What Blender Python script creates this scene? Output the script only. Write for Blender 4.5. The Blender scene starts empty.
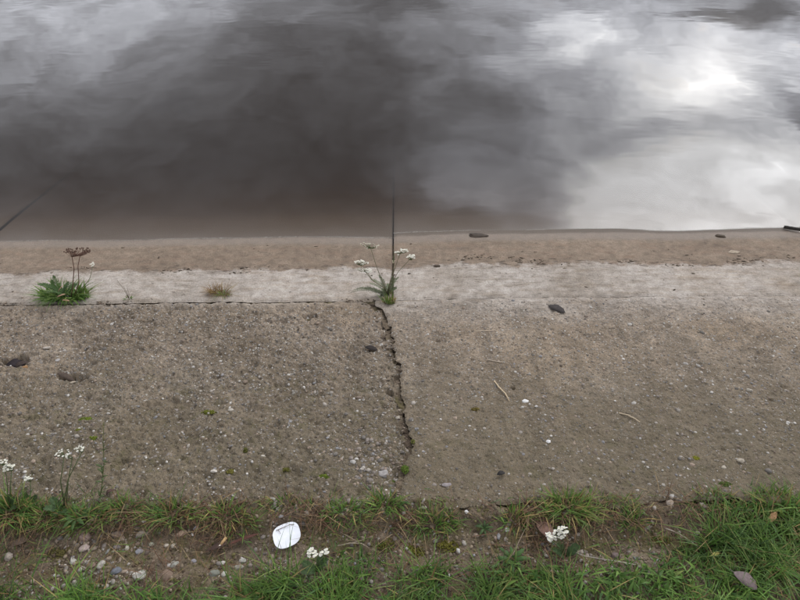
import bpy, bmesh, math, random
import numpy as np
from mathutils import Vector, Matrix

random.seed(7)
R = math.radians
SC = bpy.context.scene
COL = SC.collection

# ------------------------------------------------------------------ camera
PITCH, ROLL, CAM_H = R(48.0), R(0.55), 1.6
cp, sp = math.cos(PITCH), math.sin(PITCH)
FWD = Vector((0, cp, -sp))
_r0, _u0 = Vector((1, 0, 0)), Vector((0, sp, cp))
RIGHT = _r0 * math.cos(ROLL) - _u0 * math.sin(ROLL)
UP = _r0 * math.sin(ROLL) + _u0 * math.cos(ROLL)
CAM = Vector((0, 0, CAM_H))
FPX = 601.0
cam_d = bpy.data.cameras.new('camera')
cam_d.sensor_width = 36.0
cam_d.lens = FPX / 800 * 36
cam_d.clip_start, cam_d.clip_end = 0.02, 3000
cam = bpy.data.objects.new('camera', cam_d)
COL.objects.link(cam)
m3 = Matrix((RIGHT, UP, -FWD)).transposed()
cam.matrix_world = Matrix.Translation(CAM) @ m3.to_4x4()
SC.camera = cam

# ------------------------------------------------------------------ sky and sun
SUN_EL, SUN_AZ = R(24.9), R(28.7)          # azimuth measured from +y towards +x
SUN_DIR = Vector((math.sin(SUN_AZ) * math.cos(SUN_EL), math.cos(SUN_AZ) * math.cos(SUN_EL), math.sin(SUN_EL)))


class NT:
    """tiny node-tree builder"""
    def __init__(s, tree):
        s.t = tree
        s.n, s.l = tree.nodes, tree.links
        s.n.clear()

    def new(s, typ, **kw):
        nd = s.n.new(typ)
        for k, v in kw.items():
            setattr(nd, k, v)
        return nd

    def put(s, sock, v):
        if v is None:
            return
        if isinstance(v, bpy.types.NodeSocket):
            s.l.new(v, sock)
        elif isinstance(v, (tuple, list)) and sock.type == 'RGBA' and len(v) == 3:
            sock.default_value = (*v, 1)
        else:
            sock.default_value = v

    def math(s, op, a, b=None, c=None, clamp=False):
        nd = s.new('ShaderNodeMath', operation=op, use_clamp=clamp)
        for i, v in enumerate((a, b, c)):
            if v is not None:
                s.put(nd.inputs[i], v)
        return nd.outputs[0]

    def vmath(s, op, a, b=None, scale=None):
        nd = s.new('ShaderNodeVectorMath', operation=op)
        s.put(nd.inputs[0], a)
        if b is not None:
            s.put(nd.inputs[1], b)
        if scale is not None:
            s.put(nd.inputs['Scale'], scale)
        return nd.outputs['Value' if op in ('LENGTH', 'DOT_PRODUCT', 'DISTANCE') else 'Vector']

    def noise(s, vec, scale, detail=4, rough=0.55, dist=0.0, out='Fac'):
        nd = s.new('ShaderNodeTexNoise')
        s.put(nd.inputs['Vector'], vec)
        nd.inputs['Scale'].default_value = scale
        nd.inputs['Detail'].default_value = detail
        nd.inputs['Roughness'].default_value = rough
        nd.inputs['Distortion'].default_value = dist
        return nd.outputs[out]

    def voro(s, vec, scale, out='Color', feature='F1', rnd=1.0):
        nd = s.new('ShaderNodeTexVoronoi', feature=feature)
        s.put(nd.inputs['Vector'], vec)
        nd.inputs['Scale'].default_value = scale
        nd.inputs['Randomness'].default_value = rnd
        return nd.outputs[out]

    def ramp(s, fac, stops, interp='LINEAR'):
        nd = s.new('ShaderNodeValToRGB')
        nd.color_ramp.interpolation = interp
        el = nd.color_ramp.elements
        while len(el) < len(stops):
            el.new(0.5)
        for e, (p, c) in zip(el, stops):
            e.position = p
            e.color = (c, c, c, 1) if isinstance(c, (int, float)) else (*c, 1)
        s.put(nd.inputs[0], fac)
        return nd.outputs[0]

    def mix(s, fac, a, b, blend='MIX'):
        nd = s.new('ShaderNodeMix', data_type='RGBA', blend_type=blend)
        s.put(nd.inputs[0], fac)
        s.put(nd.inputs[6], a)
        s.put(nd.inputs[7], b)
        return nd.outputs[2]

    def sstep(s, x, a, b, lo=0.0, hi=1.0):
        nd = s.new('ShaderNodeMapRange', interpolation_type='SMOOTHSTEP')
        s.put(nd.inputs[0], x)
        for i, v in zip((1, 2, 3, 4), (a, b, lo, hi)):
            s.put(nd.inputs[i], v)
        return nd.outputs[0]

    def sep(s, v):
        nd = s.new('ShaderNodeSeparateXYZ')
        s.put(nd.inputs[0], v)
        return nd.outputs

    def comb(s, x=0.0, y=0.0, z=0.0):
        nd = s.new('ShaderNodeCombineXYZ')
        for i, v in enumerate((x, y, z)):
            s.put(nd.inputs[i], v)
        return nd.outputs[0]

    def attr(s, name, out='Vector'):
        return s.new('ShaderNodeAttribute', attribute_name=name).outputs[out]

    def bump(s, h, strength=1.0, dist=0.002, normal=None):
        nd = s.new('ShaderNodeBump')
        nd.inputs['Strength'].default_value = strength
        nd.inputs['Distance'].default_value = dist
        s.put(nd.inputs['Height'], h)
        if normal is not None:
            s.put(nd.inputs['Normal'], normal)
        return nd.outputs[0]


world = bpy.data.worlds.new('World')
SC.world = world
world.use_nodes = True
W = NT(world.node_tree)
dirv = W.new('ShaderNodeTexCoord').outputs['Generated']
sky = W.new('ShaderNodeTexSky', sky_type='NISHITA')
sky.sun_disc = False
sky.sun_elevation = SUN_EL
sky.sun_rotation = SUN_AZ
sky.altitude = 50
sky.air_density, sky.dust_density, sky.ozone_density = 1.0, 2.0, 1.0
dx, dy, dz = W.sep(dirv)[:3]
zc = W.math('MAXIMUM', dz, 0.06)
# cloud layer: a flat sheet overhead, p = position on the sheet
p = W.comb(W.math('DIVIDE', dx, zc), W.math('DIVIDE', dy, zc), 0.0)
warp = W.noise(p, 1.1, 2, 0.6, out='Color')
warp = W.vmath('SCALE', W.vmath('SUBTRACT', warp, (0.5, 0.5, 0.5)), scale=0.9)
pw = W.vmath('ADD', p, warp)
warp2 = W.vmath('SCALE', W.vmath('SUBTRACT', W.noise(p, 4.5, 3, 0.6, out='Color'), (0.5, 0.5, 0.5)), scale=0.27)
pw = W.vmath('ADD', pw, warp2)


def blob(cx, cy, rx, ry, ang=0.0, hard=1.0):
    """one cloud mass on the sheet: 1 at its centre, fading out"""
    d = W.vmath('SUBTRACT', pw, (cx, cy, 0))
    mp = W.new('ShaderNodeMapping', vector_type='POINT')
    mp.inputs['Rotation'].default_value = (0, 0, -R(ang))
    W.put(mp.inputs['Vector'], d)
    d = W.vmath('MULTIPLY', mp.outputs[0], (1 / rx, 1 / ry, 0))
    ln = W.vmath('LENGTH', d)
    return W.sstep(ln, 1.0 + 0.5 / hard, 1.0 - 0.5 / hard)


# brightness of the cloud sheet: (x, y, rx, ry, angle, edge hardness, brightness it tends to)
SKY_BASE = 0.9
pyc = W.math('MAXIMUM', W.sep(p)[1], 1.05)
lit = W.math('DIVIDE', 15.0, W.math('POWER', pyc, 1.75))     # thinner, brighter cloud higher up
CLOUDS = [
    # wide bright break on the sun's side
    (1.07, 1.76, 0.93, 1.02, 8, 1.3, lit),
    (0.20, 1.16, 0.27, 0.13, 0, 0.6, 0.9),
    # veil of thin cloud far left
    (-1.55, 2.30, 0.85, 0.62, 10, 0.55, 2.3),
    (-0.95, 2.50, 0.26, 0.34, -20, 0.7, 3.0),
    # brighter lumps inside the break
    (0.66, 2.25, 0.18, 0.13, 20, 0.6, 6.5),
    (0.36, 1.58, 0.14, 0.09, -25, 0.7, 5.5),
    (0.50, 1.64, 0.12, 0.06, 10, 0.7, 5.5),
    (0.75, 1.26, 0.32, 0.12, 5, 0.6, 11.0),
    # charcoal mass left of the middle
    (-0.25, 1.55, 0.60, 0.36, 15, 0.5, 0.72),
    # darker rags inside it
    (0.66, 1.60, 0.22, 0.08, -22, 0.5, 4.2),
    (0.66, 1.95, 0.18, 0.08, 10, 0.5, 3.6),
    (1.20, 1.66, 0.08, 0.16, 15, 0.7, 3.0),
    (1.38, 2.50, 0.28, 0.09, 0, 0.8, 0.9),
    (1.16, 1.36, 0.16, 0.09, -30, 0.6, 7.0),
    # glow round the veiled sun
    (1.02, 1.90, 0.21, 0.15, 12, 0.6, 6.8),
    (1.04, 1.92, 0.08, 0.055, 15, 0.6, 9.0),
    (1.20, 1.80, 0.07, 0.10, 10, 0.6, 3.2),
]
val = SKY_BASE
for cx, cy, rx, ry, ang, hard, v in CLOUDS:
    m = blob(cx, cy, rx, ry, ang, hard)
    a = W.math('MULTIPLY', m, v)
    b = W.math('MULTIPLY', W.math('SUBTRACT', 1.0, m), val)
    val = W.math('ADD', a, b)
fb = W.noise(pw, 2.1, 5, 0.6)
val = W.math('MULTIPLY', val, W.sstep(fb, 0.25, 0.75, 0.64, 1.38))
fb2 = W.noise(pw, 7.0, 4, 0.62)
val = W.math('MULTIPLY', val, W.sstep(fb2, 0.28, 0.72, 0.87, 1.14))
tone = W.ramp(W.math('DIVIDE', val, 8.0, clamp=True), [(0, (0.94, 0.97, 1.05)), (0.35, (0.94, 0.97, 1.06)), (1, (0.98, 0.985, 1.0))])
cloud = W.vmath('SCALE', tone, scale=W.math('MULTIPLY', val, 10.0))
# small gaps where the blue sky shows through the cloud sheet
cover = W.sstep(fb, 0.66, 0.58, 0.85, 1.0)
skyc = W.mix(cover, sky.outputs[0], cloud)
bg = W.new('ShaderNodeBackground')
W.put(bg.inputs['Color'], skyc)
bg.inputs['Strength'].default_value = 0.1
world.cycles.sampling_method = 'MANUAL'
world.cycles.sample_map_resolution = 512
W.l.new(bg.outputs[0], W.new('ShaderNodeOutputWorld').inputs['Surface'])

sun_d = bpy.data.lights.new('sun', 'SUN')
sun_d.energy = 0.5
sun_d.angle = R(24)
sun_d.color = (1.0, 0.96, 0.9)
# the disc is veiled by cloud: bright core that fades towards the rim
sun_d.use_nodes = True
SN = NT(sun_d.node_tree)
inc = SN.new('ShaderNodeNewGeometry').outputs['Incoming']
dt = SN.math('ABSOLUTE', SN.vmath('DOT_PRODUCT', inc, tuple(SUN_DIR)))
off = SN.math('ARCCOSINE', SN.math('MINIMUM', dt, 0.999999))
em = SN.new('ShaderNodeEmission')
SN.put(em.inputs['Strength'], SN.math('POWER', SN.sstep(off, R(12.0), R(0.0)), 7.0))
SN.l.new(em.outputs[0], SN.new('ShaderNodeOutputLight').inputs['Surface'])
sun = bpy.data.objects.new('sun', sun_d)
sun.rotation_euler = SUN_DIR.to_track_quat('Z', 'Y').to_euler()
sun.location = SUN_DIR * 30
COL.objects.link(sun)

SC.view_settings.view_transform = 'Standard'
SC.view_settings.look = 'None'
SC.view_settings.exposure = 0.1
SC.view_settings.gamma = 1.0
SC.view_settings.use_curve_mapping = False
SC.render.engine = 'CYCLES'
SC.cycles.use_denoising = True
SC.cycles.max_bounces = 6
SC.cycles.diffuse_bounces = 2
SC.cycles.use_light_tree = False
SC.cycles.transparent_max_bounces = 12
SC.cycles.volume_bounces = 1
SC.cycles.adaptive_threshold = 0.02

# ------------------------------------------------------------------ geometry of the place
SLOPE = R(15.0)
cs, sn = math.cos(SLOPE), math.sin(SLOPE)
Y0, Z0 = 0.70, 0.0               # top edge of the concrete bank
V_JOINT = 1.01                   # joint across the slope
U_JOINT = -0.03                  # joint running down the slope
W_SLAB = 2.03
Z_WATER = -0.4105
BN = Vector((0, sn, cs))


def bank(u, v, n=0.0):
    return Vector((u, Y0 + v * cs, Z0 - v * sn)) + BN * n


def ray(px, py):
    return (RIGHT * ((px - 400) / FPX) + UP * ((300 - py) / FPX) + FWD)


def on_ground(px, py, z=0.0):
    d = ray(px, py)
    return CAM + d * ((z - CAM_H) / d.z)


def on_bank(px, py, n=0.0):
    """(u, v) of the place on the slope seen at a photo position"""
    d = ray(px, py)
    o = bank(0, 0, n)
    t = (o - CAM).dot(BN) / d.dot(BN)
    q = CAM + d * t
    return q.x, (q.y - Y0 - n * sn) / cs


def at_depth(px, py, Y):
    d = ray(px, py)
    return CAM + d * (Y / d.y)


# value noise in numpy
def _hash(ix, iy, seed):
    h = (ix.astype(np.int64) * 374761393 + iy.astype(np.int64) * 668265263 + seed * 974634777) & 0xFFFFFFFF
    h = ((h ^ (h >> 13)) * 1274126177) & 0xFFFFFFFF
    return ((h ^ (h >> 16)) & 0xFFFFFF) / float(0xFFFFFF) * 2 - 1


def vn(x, y, seed=0):
    x = np.asarray(x, float); y = np.asarray(y, float)
    ix, iy = np.floor(x), np.floor(y)
    fx, fy = x - ix, y - iy
    fx = fx * fx * fx * (fx * (fx * 6 - 15) + 10)
    fy = fy * fy * fy * (fy * (fy * 6 - 15) + 10)
    a, b = _hash(ix, iy, seed), _hash(ix + 1, iy, seed)
    c, d = _hash(ix, iy + 1, seed), _hash(ix + 1, iy + 1, seed)
    return (a * (1 - fx) + b * fx) * (1 - fy) + (c * (1 - fx) + d * fx) * fy


def fbm(x, y, seed=0, o=3, g=0.5):
    s, a = 0, 1.0
    for i in range(o):
        s = s + a * vn(x * 2.03 ** i + 17.3 * i, y * 2.03 ** i - 9.1 * i, seed + i)
        a *= g
    return s


def sst(x, a, b):
    t = np.clip((x - a) / (b - a), 0, 1)
    return t * t * (3 - 2 * t)


RNG = np.random.default_rng(11)


# ------------------------------------------------------------------ mesh helpers
class MB:
    def __init__(s):
        s.v, s.f, s.c = [], [], []

    def add(s, verts, faces, col=(1, 1, 1)):
        o = len(s.v)
        s.v.extend([tuple(q) for q in verts])
        s.f.extend([tuple(i + o for i in f) for f in faces])
        if len(verts) and isinstance(col, (list, np.ndarray)) and len(col) == len(verts):
            s.c.extend([tuple(c) for c in col])
        else:
            s.c.extend([tuple(col)] * len(verts))
        return s

    def build(s, name, mat, parent=None, smooth=True, origin=None):
        me = bpy.data.meshes.new(name)
        vs = np.array(s.v, float).reshape(-1, 3)
        if origin is not None:
            vs = vs - np.array(origin)
        me.from_pydata(vs.tolist(), [], s.f)
        ca = me.color_attributes.new('tint', 'FLOAT_COLOR', 'POINT')
        cc = np.ones((len(s.v), 4), np.float32)
        cc[:, :3] = np.array(s.c, np.float32).reshape(-1, 3)
        ca.data.foreach_set('color', cc.ravel())
        if smooth:
            me.polygons.foreach_set('use_smooth', np.ones(len(me.polygons), bool))
        me.update()
        return link(name, me, mat, parent, origin)


def link(name, me, mat, parent=None, origin=None):
    o = bpy.data.objects.new(name, me)
    if mat is not None:
        me.materials.append(mat)
    COL.objects.link(o)
    if origin is not None:
        o.location = origin
    if parent is not None:
        o.parent = parent
        if origin is not None:
            o.location = Vector(origin) - parent.location
    return o


def np_mesh(name, verts, tris=None, quads=None, col=None, uvw=None, smooth=True):
    me = bpy.data.meshes.new(name)
    nv = len(verts)
    me.vertices.add(nv)
    me.vertices.foreach_set('co', np.asarray(verts, np.float32).ravel())
    loops, starts, tot = [], [], 0
    if quads is not None and len(quads):
        loops.append(np.asarray(quads, np.int32).ravel())
        starts.append(np.arange(len(quads)) * 4)
        tot = len(quads) * 4
    if tris is not None and len(tris):
        loops.append(np.asarray(tris, np.int32).ravel())
        starts.append(tot + np.arange(len(tris)) * 3)
    loops = np.concatenate(loops); starts = np.concatenate(starts).astype(np.int32)
    me.loops.add(len(loops))
    me.loops.foreach_set('vertex_index', loops)
    me.polygons.add(len(starts))
    me.polygons.foreach_set('loop_start', starts)
    if smooth:
        me.polygons.foreach_set('use_smooth', np.ones(len(starts), bool))
    if col is not None:
        ca = me.color_attributes.new('tint', 'FLOAT_COLOR', 'POINT')
        cc = np.ones((nv, 4), np.float32); cc[:, :3] = col
        ca.data.foreach_set('color', cc.ravel())
    if uvw is not None:
        at = me.attributes.new('bank', 'FLOAT_VECTOR', 'POINT')
        at.data.foreach_set('vector', np.asarray(uvw, np.float32).ravel())
    me.update(calc_edges=True)
    me.validate()
    return me


def tag(o, label=None, cat=None, group=None, kind=None):
    for k, v in (('label', label), ('category', cat), ('group', group), ('kind', kind)):
        if v:
            o[k] = v
    return o


def empty(name, loc, label, cat, group=None):
    o = bpy.data.objects.new(name, None)
    o.empty_display_size = 0.05
    o.location = loc
    COL.objects.link(o)
    return tag(o, label, cat, group)


def tube(pts, r0, r1, sides=5):
    pts = [Vector(q) for q in pts]
    vs, fs = [], []
    n = len(pts)
    ref = Vector((0.3, -0.8, 0.52)).normalized()
    for i, q in enumerate(pts):
        t = (pts[min(i + 1, n - 1)] - pts[max(i - 1, 0)]).normalized()
        a = t.cross(ref)
        if a.length < 1e-3:
            a = t.cross(Vector((1, 0, 0)))
        a.normalize(); b = t.cross(a)
        r = r0 + (r1 - r0) * i / (n - 1)
        for k in range(sides):
            w = 2 * math.pi * k / sides
            vs.append(q + (a * math.cos(w) + b * math.sin(w)) * r)
    for i in range(n - 1):
        for k in range(sides):
            k2 = (k + 1) % sides
            fs.append((i * sides + k, i * sides + k2, (i + 1) * sides + k2, (i + 1) * sides + k))
    fs.append(tuple(range(sides))[::-1])
    fs.append(tuple((n - 1) * sides + k for k in range(sides)))
    return vs, fs


def curve_pts(a, b, n=7, wob=0.004, sag=(0, 0, 0), seed=0):
    rr = random.Random(seed)
    a, b, sag = Vector(a), Vector(b), Vector(sag)
    out = []
    for i in range(n):
        t = i / (n - 1)
        q = a.lerp(b, t) + sag * (4 * t * (1 - t))
        if 0 < i < n - 1:
            q += Vector((rr.uniform(-1, 1), rr.uniform(-1, 1), rr.uniform(-1, 1) * 0.5)) * wob
        out.append(q)
    return out


def blades(base, h, ang, lean, width, col, tipcol=None, twist=None):
    """grass blades: bent tapered ribbons with a slight keel (arrays of N)"""
    N = len(h)
    base = np.asarray(base, float)
    ld = np.stack([np.cos(ang), np.sin(ang), np.zeros(N)], 1)
    tw = ang + math.pi / 2 + (RNG.uniform(-0.9, 0.9, N) if twist is None else twist)
    sd = np.stack([np.cos(tw), np.sin(tw), np.zeros(N)], 1)
    V, Cc = [], []
    if tipcol is None:
        tipcol = col * np.array([1.25, 1.12, 0.9])
    for k, t in enumerate((0.0, 0.38, 0.74, 1.0)):
        bend = lean * t * t
        up = h * (t - 0.42 * np.clip(lean, 0, 1.6) * t * t)
        c = base + ld * (h * bend)[:, None] + np.stack([np.zeros(N), np.zeros(N), up], 1)
        w = (width * (0.75, 1.0, 0.62, 0.0)[k])[:, None] * 0.5
        cc = col * (1 - t) + tipcol * t
        if k < 3:
            V += [c - sd * w, c + sd * w]; Cc += [cc, cc]
        else:
            V += [c]; Cc += [cc]
    V = np.stack(V, 1).reshape(-1, 3)
    Cc = np.stack(Cc, 1).reshape(-1, 3)
    o = (np.arange(N) * 7)[:, None]
    q = np.concatenate([o + np.array([[0, 1, 3, 2]]), o + np.array([[2, 3, 5, 4]])])
    t = o + np.array([[4, 5, 6]])
    return V, q, t, Cc


def ico(sub=1):
    bm = bmesh.new()
    bmesh.ops.create_icosphere(bm, subdivisions=sub, radius=1.0)
    v = np.array([q.co[:] for q in bm.verts]); f = np.array([[q.index for q in fc.verts] for fc in bm.faces])
    bm.free()
    return v, f


def scatter(tv, tf, pos, scl, rot, col, tilt=None):
    """many small copies of a template joined into one mesh"""
    N = len(pos)
    c, s = np.cos(rot), np.sin(rot)
    P = tv[None] * scl[:, None, :]
    X = P[..., 0] * c[:, None] - P[..., 1] * s[:, None]
    Y = P[..., 0] * s[:, None] + P[..., 1] * c[:, None]
    Z = P[..., 2]
    if tilt is not None:
        ct, st = np.cos(tilt)[:, None], np.sin(tilt)[:, None]
        Y, Z = Y * ct - Z * st, Y * st + Z * ct
    V = np.stack([X, Y, Z], -1) + pos[:, None, :]
    F = (tf[None] + (np.arange(N) * len(tv))[:, None, None]).reshape(-1, 3)
    return V.reshape(-1, 3), F, np.repeat(col, len(tv), 0)


# ------------------------------------------------------------------ materials
def mat(name):
    m = bpy.data.materials.new(name)
    m.use_nodes = True
    return m, NT(m.node_tree)


def finish(T, color, rough=0.9, normal=None, spec=0.3, translucent=0.0):
    b = T.new('ShaderNodeBsdfPrincipled')
    T.put(b.inputs['Base Color'], color)
    T.put(b.inputs['Roughness'], rough)
    T.put(b.inputs['Specular IOR Level'], spec)
    T.put(b.inputs['Normal'], normal)
    out = T.new('ShaderNodeOutputMaterial')
    sh = b.outputs[0]
    if translucent:
        tr = T.new('ShaderNodeBsdfTranslucent')
        T.put(tr.inputs[0], color)
        mx = T.new('ShaderNodeMixShader')
        mx.inputs[0].default_value = translucent
        T.l.new(sh, mx.inputs[1]); T.l.new(tr.outputs[0], mx.inputs[2])
        sh = mx.outputs[0]
    T.l.new(sh, out.inputs['Surface'])


def tinted(name, rough=0.85, grain=60.0, amount=0.35, spec=0.3, bump=0.0, translucent=0.0):
    m, T = mat(name)
    P = T.new('ShaderNodeNewGeometry').outputs['Position']
    n = T.noise(P, grain, 4, 0.6)
    c = T.mix(1.0, T.attr('tint', 'Color'), T.ramp(n, [(0.25, 1 - amount), (0.75, 1 + amount)]), 'MULTIPLY')
    nm = T.bump(T.noise(P, grain * 3, 3), 0.6, bump) if bump else None
    finish(T, c, rough, nm, spec, translucent)
    return m


M_BLADE = tinted('grass_blade', 0.55, 90, 0.18, 0.35, translucent=0.3)
M_LEAF = tinted('leaf', 0.6, 70, 0.25, 0.3, translucent=0.25)
M_DRY = tinted('dry_stalk', 0.85, 140, 0.3, 0.2)
M_STONE = tinted('stone', 0.8, 130, 0.3, 0.3, bump=0.0015)
M_PETAL = tinted('petal', 0.7, 300, 0.08, 0.2, translucent=0.2)
M_MOSS = tinted('moss', 0.95, 220, 0.45, 0.1, bump=0.002)
M_SOILBIT = tinted('soil_crumb', 0.95, 200, 0.35, 0.1, bump=0.001)
M_PAPER = tinted('paper', 0.6, 60, 0.09, 0.3)


def concrete_material(name, rough_amt, left):
    """weathered exposed-aggregate concrete; 'bank' holds (along, down the slope, height)"""
    m, T = mat(name)
    B = T.attr('bank')
    u, v, h = T.sep(B)[:3]
    U = T.comb(u, v, 0.0)
    edge = T.math('SUBTRACT', T.noise(U, 5.0, 5, 0.6), 0.5)
    edge2 = T.math('SUBTRACT', T.noise(U, 22.0, 4, 0.65), 0.5)
    vw = T.math('ADD', v, T.math('ADD', T.math('MULTIPLY', edge, 0.17), T.math('MULTIPLY', edge2, 0.10)))
    # --- cement paste, patchy
    n1 = T.noise(U, 3.2, 6, 0.62)
    n2 = T.noise(U, 26, 5, 0.65)
    n3 = T.noise(U, 140, 4, 0.7)
    paste = T.ramp(n1, [(0.28, (0.190, 0.145, 0.100)), (0.5, (0.262, 0.206, 0.150)), (0.72, (0.338, 0.274, 0.206))])
    paste = T.mix(1.0, paste, T.ramp(n2, [(0.3, 0.68), (0.55, 1.0), (0.75, 1.3)]), 'MULTIPLY')
    n0 = T.noise(T.vmath('ADD', U, (4.4, 1.3, 0)), 1.15, 4, 0.6)
    paste = T.mix(1.0, paste, T.ramp(n0, [(0.34, (0.74, 0.73, 0.70)), (0.52, (1.0, 1.0, 1.0)), (0.68, (1.20, 1.16, 1.10))]), 'MULTIPLY')
    run = T.noise(T.comb(T.math('MULTIPLY', u, 7.0), T.math('MULTIPLY', v, 0.8), 5.0), 1.6, 5, 0.65)
    paste = T.mix(1.0, paste, T.ramp(run, [(0.34, 0.70), (0.5, 1.0), (0.68, 1.15)]), 'MULTIPLY')
    paste = T.mix(1.0, paste, T.ramp(n3, [(0.3, 0.7), (0.5, 1.0), (0.7, 1.35)]), 'MULTIPLY')
    # --- aggregate: small stones with their own colours
    wv = T.vmath('ADD', U, T.vmath('SCALE', T.noise(U, 60, 2, out='Color'), scale=0.006))
    def stones(scale, thr, seed):
        q = T.vmath('ADD', wv, (seed, seed * 0.7, 0))
        ccol = T.voro(q, scale, 'Color')
        cd = T.voro(q, scale, 'Distance')
        r, g, b = T.sep(ccol)[:3]
        pal = T.ramp(r, [(0.0, (0.09, 0.072, 0.058)), (0.25, (0.17, 0.14, 0.11)), (0.45, (0.30, 0.255, 0.205)),
                         (0.62, (0.25, 0.18, 0.12)), (0.76, (0.38, 0.33, 0.27)), (0.88, (0.27, 0.26, 0.25)), (0.96, (0.58, 0.54, 0.48))])
        present = T.math('GREATER_THAN', g, thr)
        mask = T.math('MULTIPLY', present, T.sstep(cd, 0.46, 0.34))
        dome = T.math('MULTIPLY', mask, T.math('SUBTRACT', 1.0, cd))
        return pal, mask, dome
    p1, m1, d1 = stones(170, 0.22, 0.0)
    p2, m2, d2 = stones(85, 0.62, 3.1)
    expose = T.sstep(vw, 1.04, 0.90)                 # stones show on the worn upper slab
    expose = T.math('MULTIPLY', expose, rough_amt)
    c = T.mix(T.math('MULTIPLY', m1, T.math('MULTIPLY', expose, 0.9)), paste, p1)
    c = T.mix(T.math('MULTIPLY', m2, T.math('MULTIPLY', expose, 0.85)), c, p2)
    # --- dark lichen specks and stains
    sp1 = T.sstep(T.noise(U, 42, 3, 0.6), 0.63, 0.70)
    c = T.mix(T.math('MULTIPLY', sp1, 0.32), c, (0.075, 0.06, 0.048))
    sp2 = T.sstep(T.noise(T.vmath('ADD', U, (7.7, 2.2, 0)), 11, 5, 0.65), 0.56, 0.70)
    c = T.mix(T.math('MULTIPLY', sp2, 0.45), c, (0.10, 0.085, 0.07))
    # --- ochre and olive growth, more of it towards the top of the bank
    up = T.sstep(vw, 0.78 if left else 0.55, 0.05)
    gm = T.sstep(T.noise(T.vmath('ADD', U, (1.7, 5.2, 0)), 19, 5, 0.72), 0.52, 0.64)
    c = T.mix(T.math('MULTIPLY', gm, T.math('MULTIPLY', up, 0.85 if left else 0.55)), c, (0.105, 0.098, 0.034))
    dk = T.math('MULTIPLY', T.sstep(T.math('ADD', v, T.math('MULTIPLY', edge, 0.5)), 0.85, 0.08), 0.68)  # broad olive-brown darkening towards the top of the bank
    c = T.mix(dk, c, (0.122, 0.098, 0.060))
    # --- bleached band
    streak = T.noise(T.comb(T.math('MULTIPLY', u, 0.5), T.math('MULTIPLY', v, 2.2), 2.0), 14, 6, 0.7)
    pale = T.math('MULTIPLY', T.sstep(T.math('ADD', vw, T.math('MULTIPLY', T.math('SUBTRACT', n0, 0.5), 0.0 if left else 0.35)), 0.78 if not left else 0.94, 1.06), T.sstep(vw, 1.318, 1.275))
    pale = T.math('MULTIPLY', pale, T.sstep(streak, 0.34, 0.54, 0.35, 1.0))
    pale = T.math('MULTIPLY', pale, T.sstep(n1, 0.30, 0.60, 0.45, 1.0))
    palec = T.mix(1.0, T.ramp(n2, [(0.28, (0.30, 0.26, 0.218)), (0.62, (0.485, 0.432, 0.38))]), T.ramp(n3, [(0.3, 0.72), (0.7, 1.22)]), 'MULTIPLY')
    palec = T.mix(T.math('MULTIPLY', sp1, 0.7), palec, (0.10, 0.082, 0.068))
    sp3 = T.sstep(T.noise(T.comb(T.math('MULTIPLY', u, 0.7), T.math('MULTIPLY', v, 1.6), 9.0), 30, 5, 0.7), 0.57, 0.68)
    palec = T.mix(T.math('MULTIPLY', sp3, 0.55), palec, (0.16, 0.125, 0.10))
    c = T.mix(T.math('MULTIPLY', pale, 0.92), c, palec)
    # --- silt left by the water
    silt = T.sstep(vw, 1.262, 1.295)
    siltc = T.ramp(n1, [(0.3, (0.17, 0.125, 0.088)), (0.7, (0.255, 0.195, 0.142))])
    siltc = T.mix(1.0, siltc, T.ramp(n2, [(0.3, 0.68), (0.7, 1.25)]), 'MULTIPLY')
    siltc = T.mix(1.0, siltc, T.ramp(n3, [(0.3, 0.72), (0.7, 1.28)]), 'MULTIPLY')
    red = T.sstep(T.noise(T.comb(u, T.math('MULTIPLY', v, 3.0), 4.0), 9, 5, 0.65), 0.48, 0.66)
    siltc = T.mix(T.math('MULTIPLY', red, 0.5), siltc, (0.22, 0.145, 0.10))
    siltc = T.mix(T.math('MULTIPLY', sp3, 0.6), siltc, (0.085, 0.062, 0.046))
    rim = T.math('MULTIPLY', T.sstep(vw, 1.245, 1.285), T.sstep(vw, 1.34, 1.295))
    rim = T.math('MULTIPLY', rim, T.sstep(T.noise(T.comb(u, T.math('MULTIPLY', v, 3.5), 6.0), 16, 5, 0.7), 0.50, 0.62))
    c = T.mix(T.math('MULTIPLY', silt, 0.95), c, siltc)
    c = T.mix(T.math('MULTIPLY', rim, 0.75), c, (0.07, 0.05, 0.036))
    bed_dark = T.sstep(T.math('ADD', v, T.math('MULTIPLY', edge, 0.05)), 1.575, 1.60)  # slab colour turns darker brown below the waterline
    band = T.math('MULTIPLY', T.sstep(v, 1.49, 1.535), 0.6)
    c = T.mix(band, c, (0.20, 0.16, 0.125))
    c = T.mix(T.math('MULTIPLY', bed_dark, 0.85), c, (0.092, 0.068, 0.047))
    bed_dark2 = T.sstep(T.math('ADD', v, T.math('MULTIPLY', edge, 0.06)), 1.78, 1.90)  # darker again further down the slope
    c = T.mix(T.math('MULTIPLY', bed_dark2, 0.6), c, (0.07, 0.052, 0.039))
    wet = T.sstep(T.math('ADD', v, T.math('MULTIPLY', edge2, 0.06)), 1.47, 1.56)
    rough = T.math('SUBTRACT', 0.92, T.math('MULTIPLY', wet, 0.45))
    hh = T.math('ADD', T.math('MULTIPLY', d1, T.math('MULTIPLY', expose, 1.0)), T.math('MULTIPLY', d2, T.math('MULTIPLY', expose, 1.6)))
    hh = T.math('ADD', hh, T.math('MULTIPLY', n3, 1.3))
    hh = T.math('ADD', hh, T.math('MULTIPLY', T.noise(U, 420, 3, 0.7), 0.5))
    nm = T.bump(hh, 1.0, 0.004)
    finish(T, c, rough, nm, 0.3)
    return m


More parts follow.
